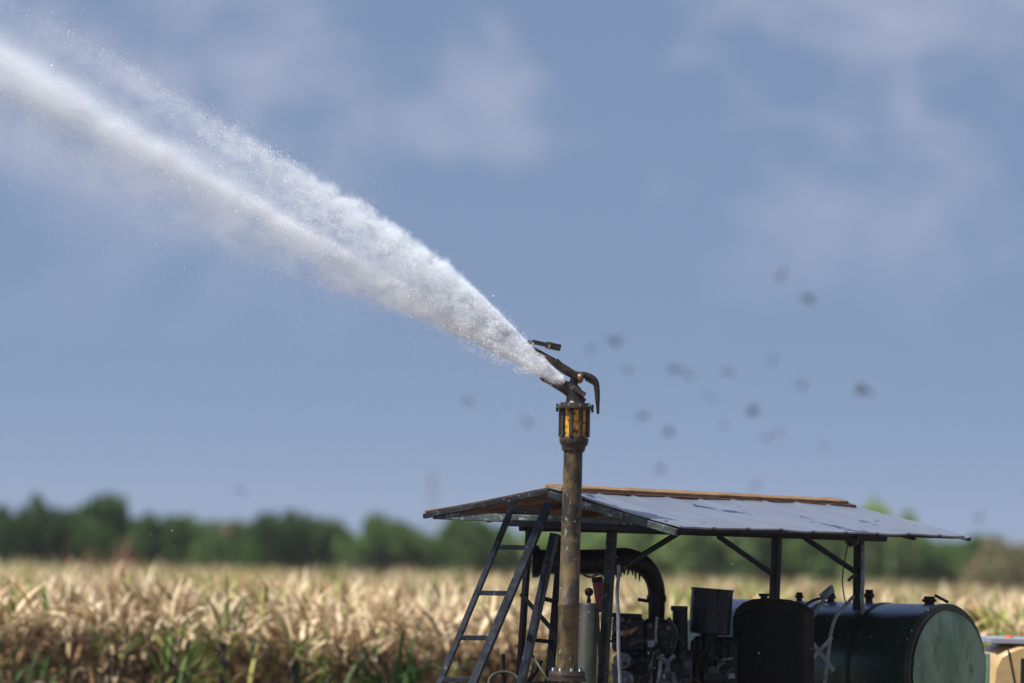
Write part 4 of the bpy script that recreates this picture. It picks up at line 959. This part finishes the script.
K(dens, vs.inputs['Density']); K(vs.outputs['Volume'], N['Material Output'].inputs['Volume'])
me.materials.append(vm)
# ------------------------------------------------------------------ haze, sky and sun
hz = MB(); hz.boxa((0, 1400, 17), (700, 0, 0), (0, 1600, 0), (0, 0, 18))
hm = bpy.data.materials.new('haze_air'); hm.use_nodes = True; nt = hm.node_tree
nt.nodes.remove(nt.nodes['Principled BSDF']); pvn = nt.nodes.new('ShaderNodeVolumePrincipled')
pvn.inputs['Color'].default_value = (.82, .88, .97, 1); pvn.inputs['Density'].default_value = .00012; pvn.inputs['Anisotropy'].default_value = .2
nt.links.new(pvn.outputs['Volume'], nt.nodes['Material Output'].inputs['Volume'])
hmesh = bpy.data.meshes.new('haze'); bm = bmesh.new(); bmesh.ops.create_cube(bm, size=1); bmesh.ops.scale(bm, vec=(1400, 3200, 37), verts=bm.verts[:]); bm.to_mesh(hmesh); bm.free()
ho_ = bpy.data.objects.new('haze', hmesh); COL.objects.link(ho_); ho_.location = (0, 1500, 17.5); hmesh.materials.append(hm)
tag(ho_, 'thin pale haze in the air over the field', None, None, 'stuff')

SUN_EL = R(55); SUN_AZ = R(-120)          # azimuth from +Y, clockwise
wd_ = bpy.data.worlds.new('World'); C.world = wd_; wd_.use_nodes = True; nt = wd_.node_tree; N = nt.nodes; K = nt.links.new
sky = N.new('ShaderNodeTexSky'); sky.sky_type = 'NISHITA'; sky.sun_disc = False; sky.sun_elevation = SUN_EL; sky.sun_rotation = SUN_AZ
sky.air_density = 1.0; sky.dust_density = .3; sky.ozone_density = 3.0
tc = N.new('ShaderNodeTexCoord'); ad = N.new('ShaderNodeVectorMath'); ad.operation = 'ADD'; ad.inputs[1].default_value = (0, 0, .30)
nm = N.new('ShaderNodeVectorMath'); nm.operation = 'NORMALIZE'
K(tc.outputs['Generated'], ad.inputs[0]); K(ad.outputs[0], nm.inputs[0]); K(nm.outputs[0], sky.inputs['Vector'])
ns = N.new('ShaderNodeTexNoise'); ns.inputs['Scale'].default_value = 26; ns.inputs['Detail'].default_value = 6; ns.inputs['Roughness'].default_value = .5; ns.inputs['Distortion'].default_value = .3
mp = N.new('ShaderNodeMapping'); mp.inputs['Scale'].default_value = (1, 1, 1.6); mp.inputs['Location'].default_value = (.3, .1, .25)
K(tc.outputs['Generated'], mp.inputs['Vector']); K(mp.outputs['Vector'], ns.inputs['Vector'])
mr = N.new('ShaderNodeMapRange'); mr.inputs['From Min'].default_value = .44; mr.inputs['From Max'].default_value = .68; mr.inputs['To Max'].default_value = .62; mr.inputs['To Min'].default_value = 0
K(ns.outputs['Fac'], mr.inputs['Value'])
cl = N.new('ShaderNodeMix'); cl.data_type = 'RGBA'; cl.inputs['B'].default_value = (4.9, 5.1, 6.4, 1)
sz_ = N.new('ShaderNodeSeparateXYZ'); K(tc.outputs['Generated'], sz_.inputs[0])
el = N.new('ShaderNodeMapRange'); el.inputs['From Min'].default_value = .035; el.inputs['From Max'].default_value = .08; K(sz_.outputs['Z'], el.inputs['Value'])
mu = N.new('ShaderNodeMath'); mu.operation = 'MULTIPLY_ADD'; mu.inputs[2].default_value = .14; K(mr.outputs['Result'], mu.inputs[0]); K(el.outputs['Result'], mu.inputs[1])
K(mu.outputs[0], cl.inputs['Factor']); K(sky.outputs['Color'], cl.inputs['A'])
K(cl.outputs['Result'], N['Background'].inputs['Color']); N['Background'].inputs['Strength'].default_value = .083
sd = bpy.data.lights.new('sun', 'SUN'); sd.energy = 5.0; sd.angle = R(.5); sd.color = (1, .985, .96)
so_ = bpy.data.objects.new('sun', sd); COL.objects.link(so_)
dirv = Vector((math.sin(SUN_AZ) * math.cos(SUN_EL), math.cos(SUN_AZ) * math.cos(SUN_EL), math.sin(SUN_EL)))
so_.rotation_euler = dirv.to_track_quat('Z', 'Y').to_euler(); so_.location = (-20, 60, 60)

C.view_settings.view_transform = 'Standard'; C.view_settings.look = 'None'; C.view_settings.exposure = 0.38; C.view_settings.gamma = 1
C.render.engine = 'CYCLES'
C.cycles.max_bounces = 10; C.cycles.diffuse_bounces = 8; C.cycles.volume_bounces = 8; C.cycles.volume_step_rate = .12; C.cycles.volume_max_steps = 512; C.cycles.use_denoising = True
C.cycles.transparent_max_bounces = 8
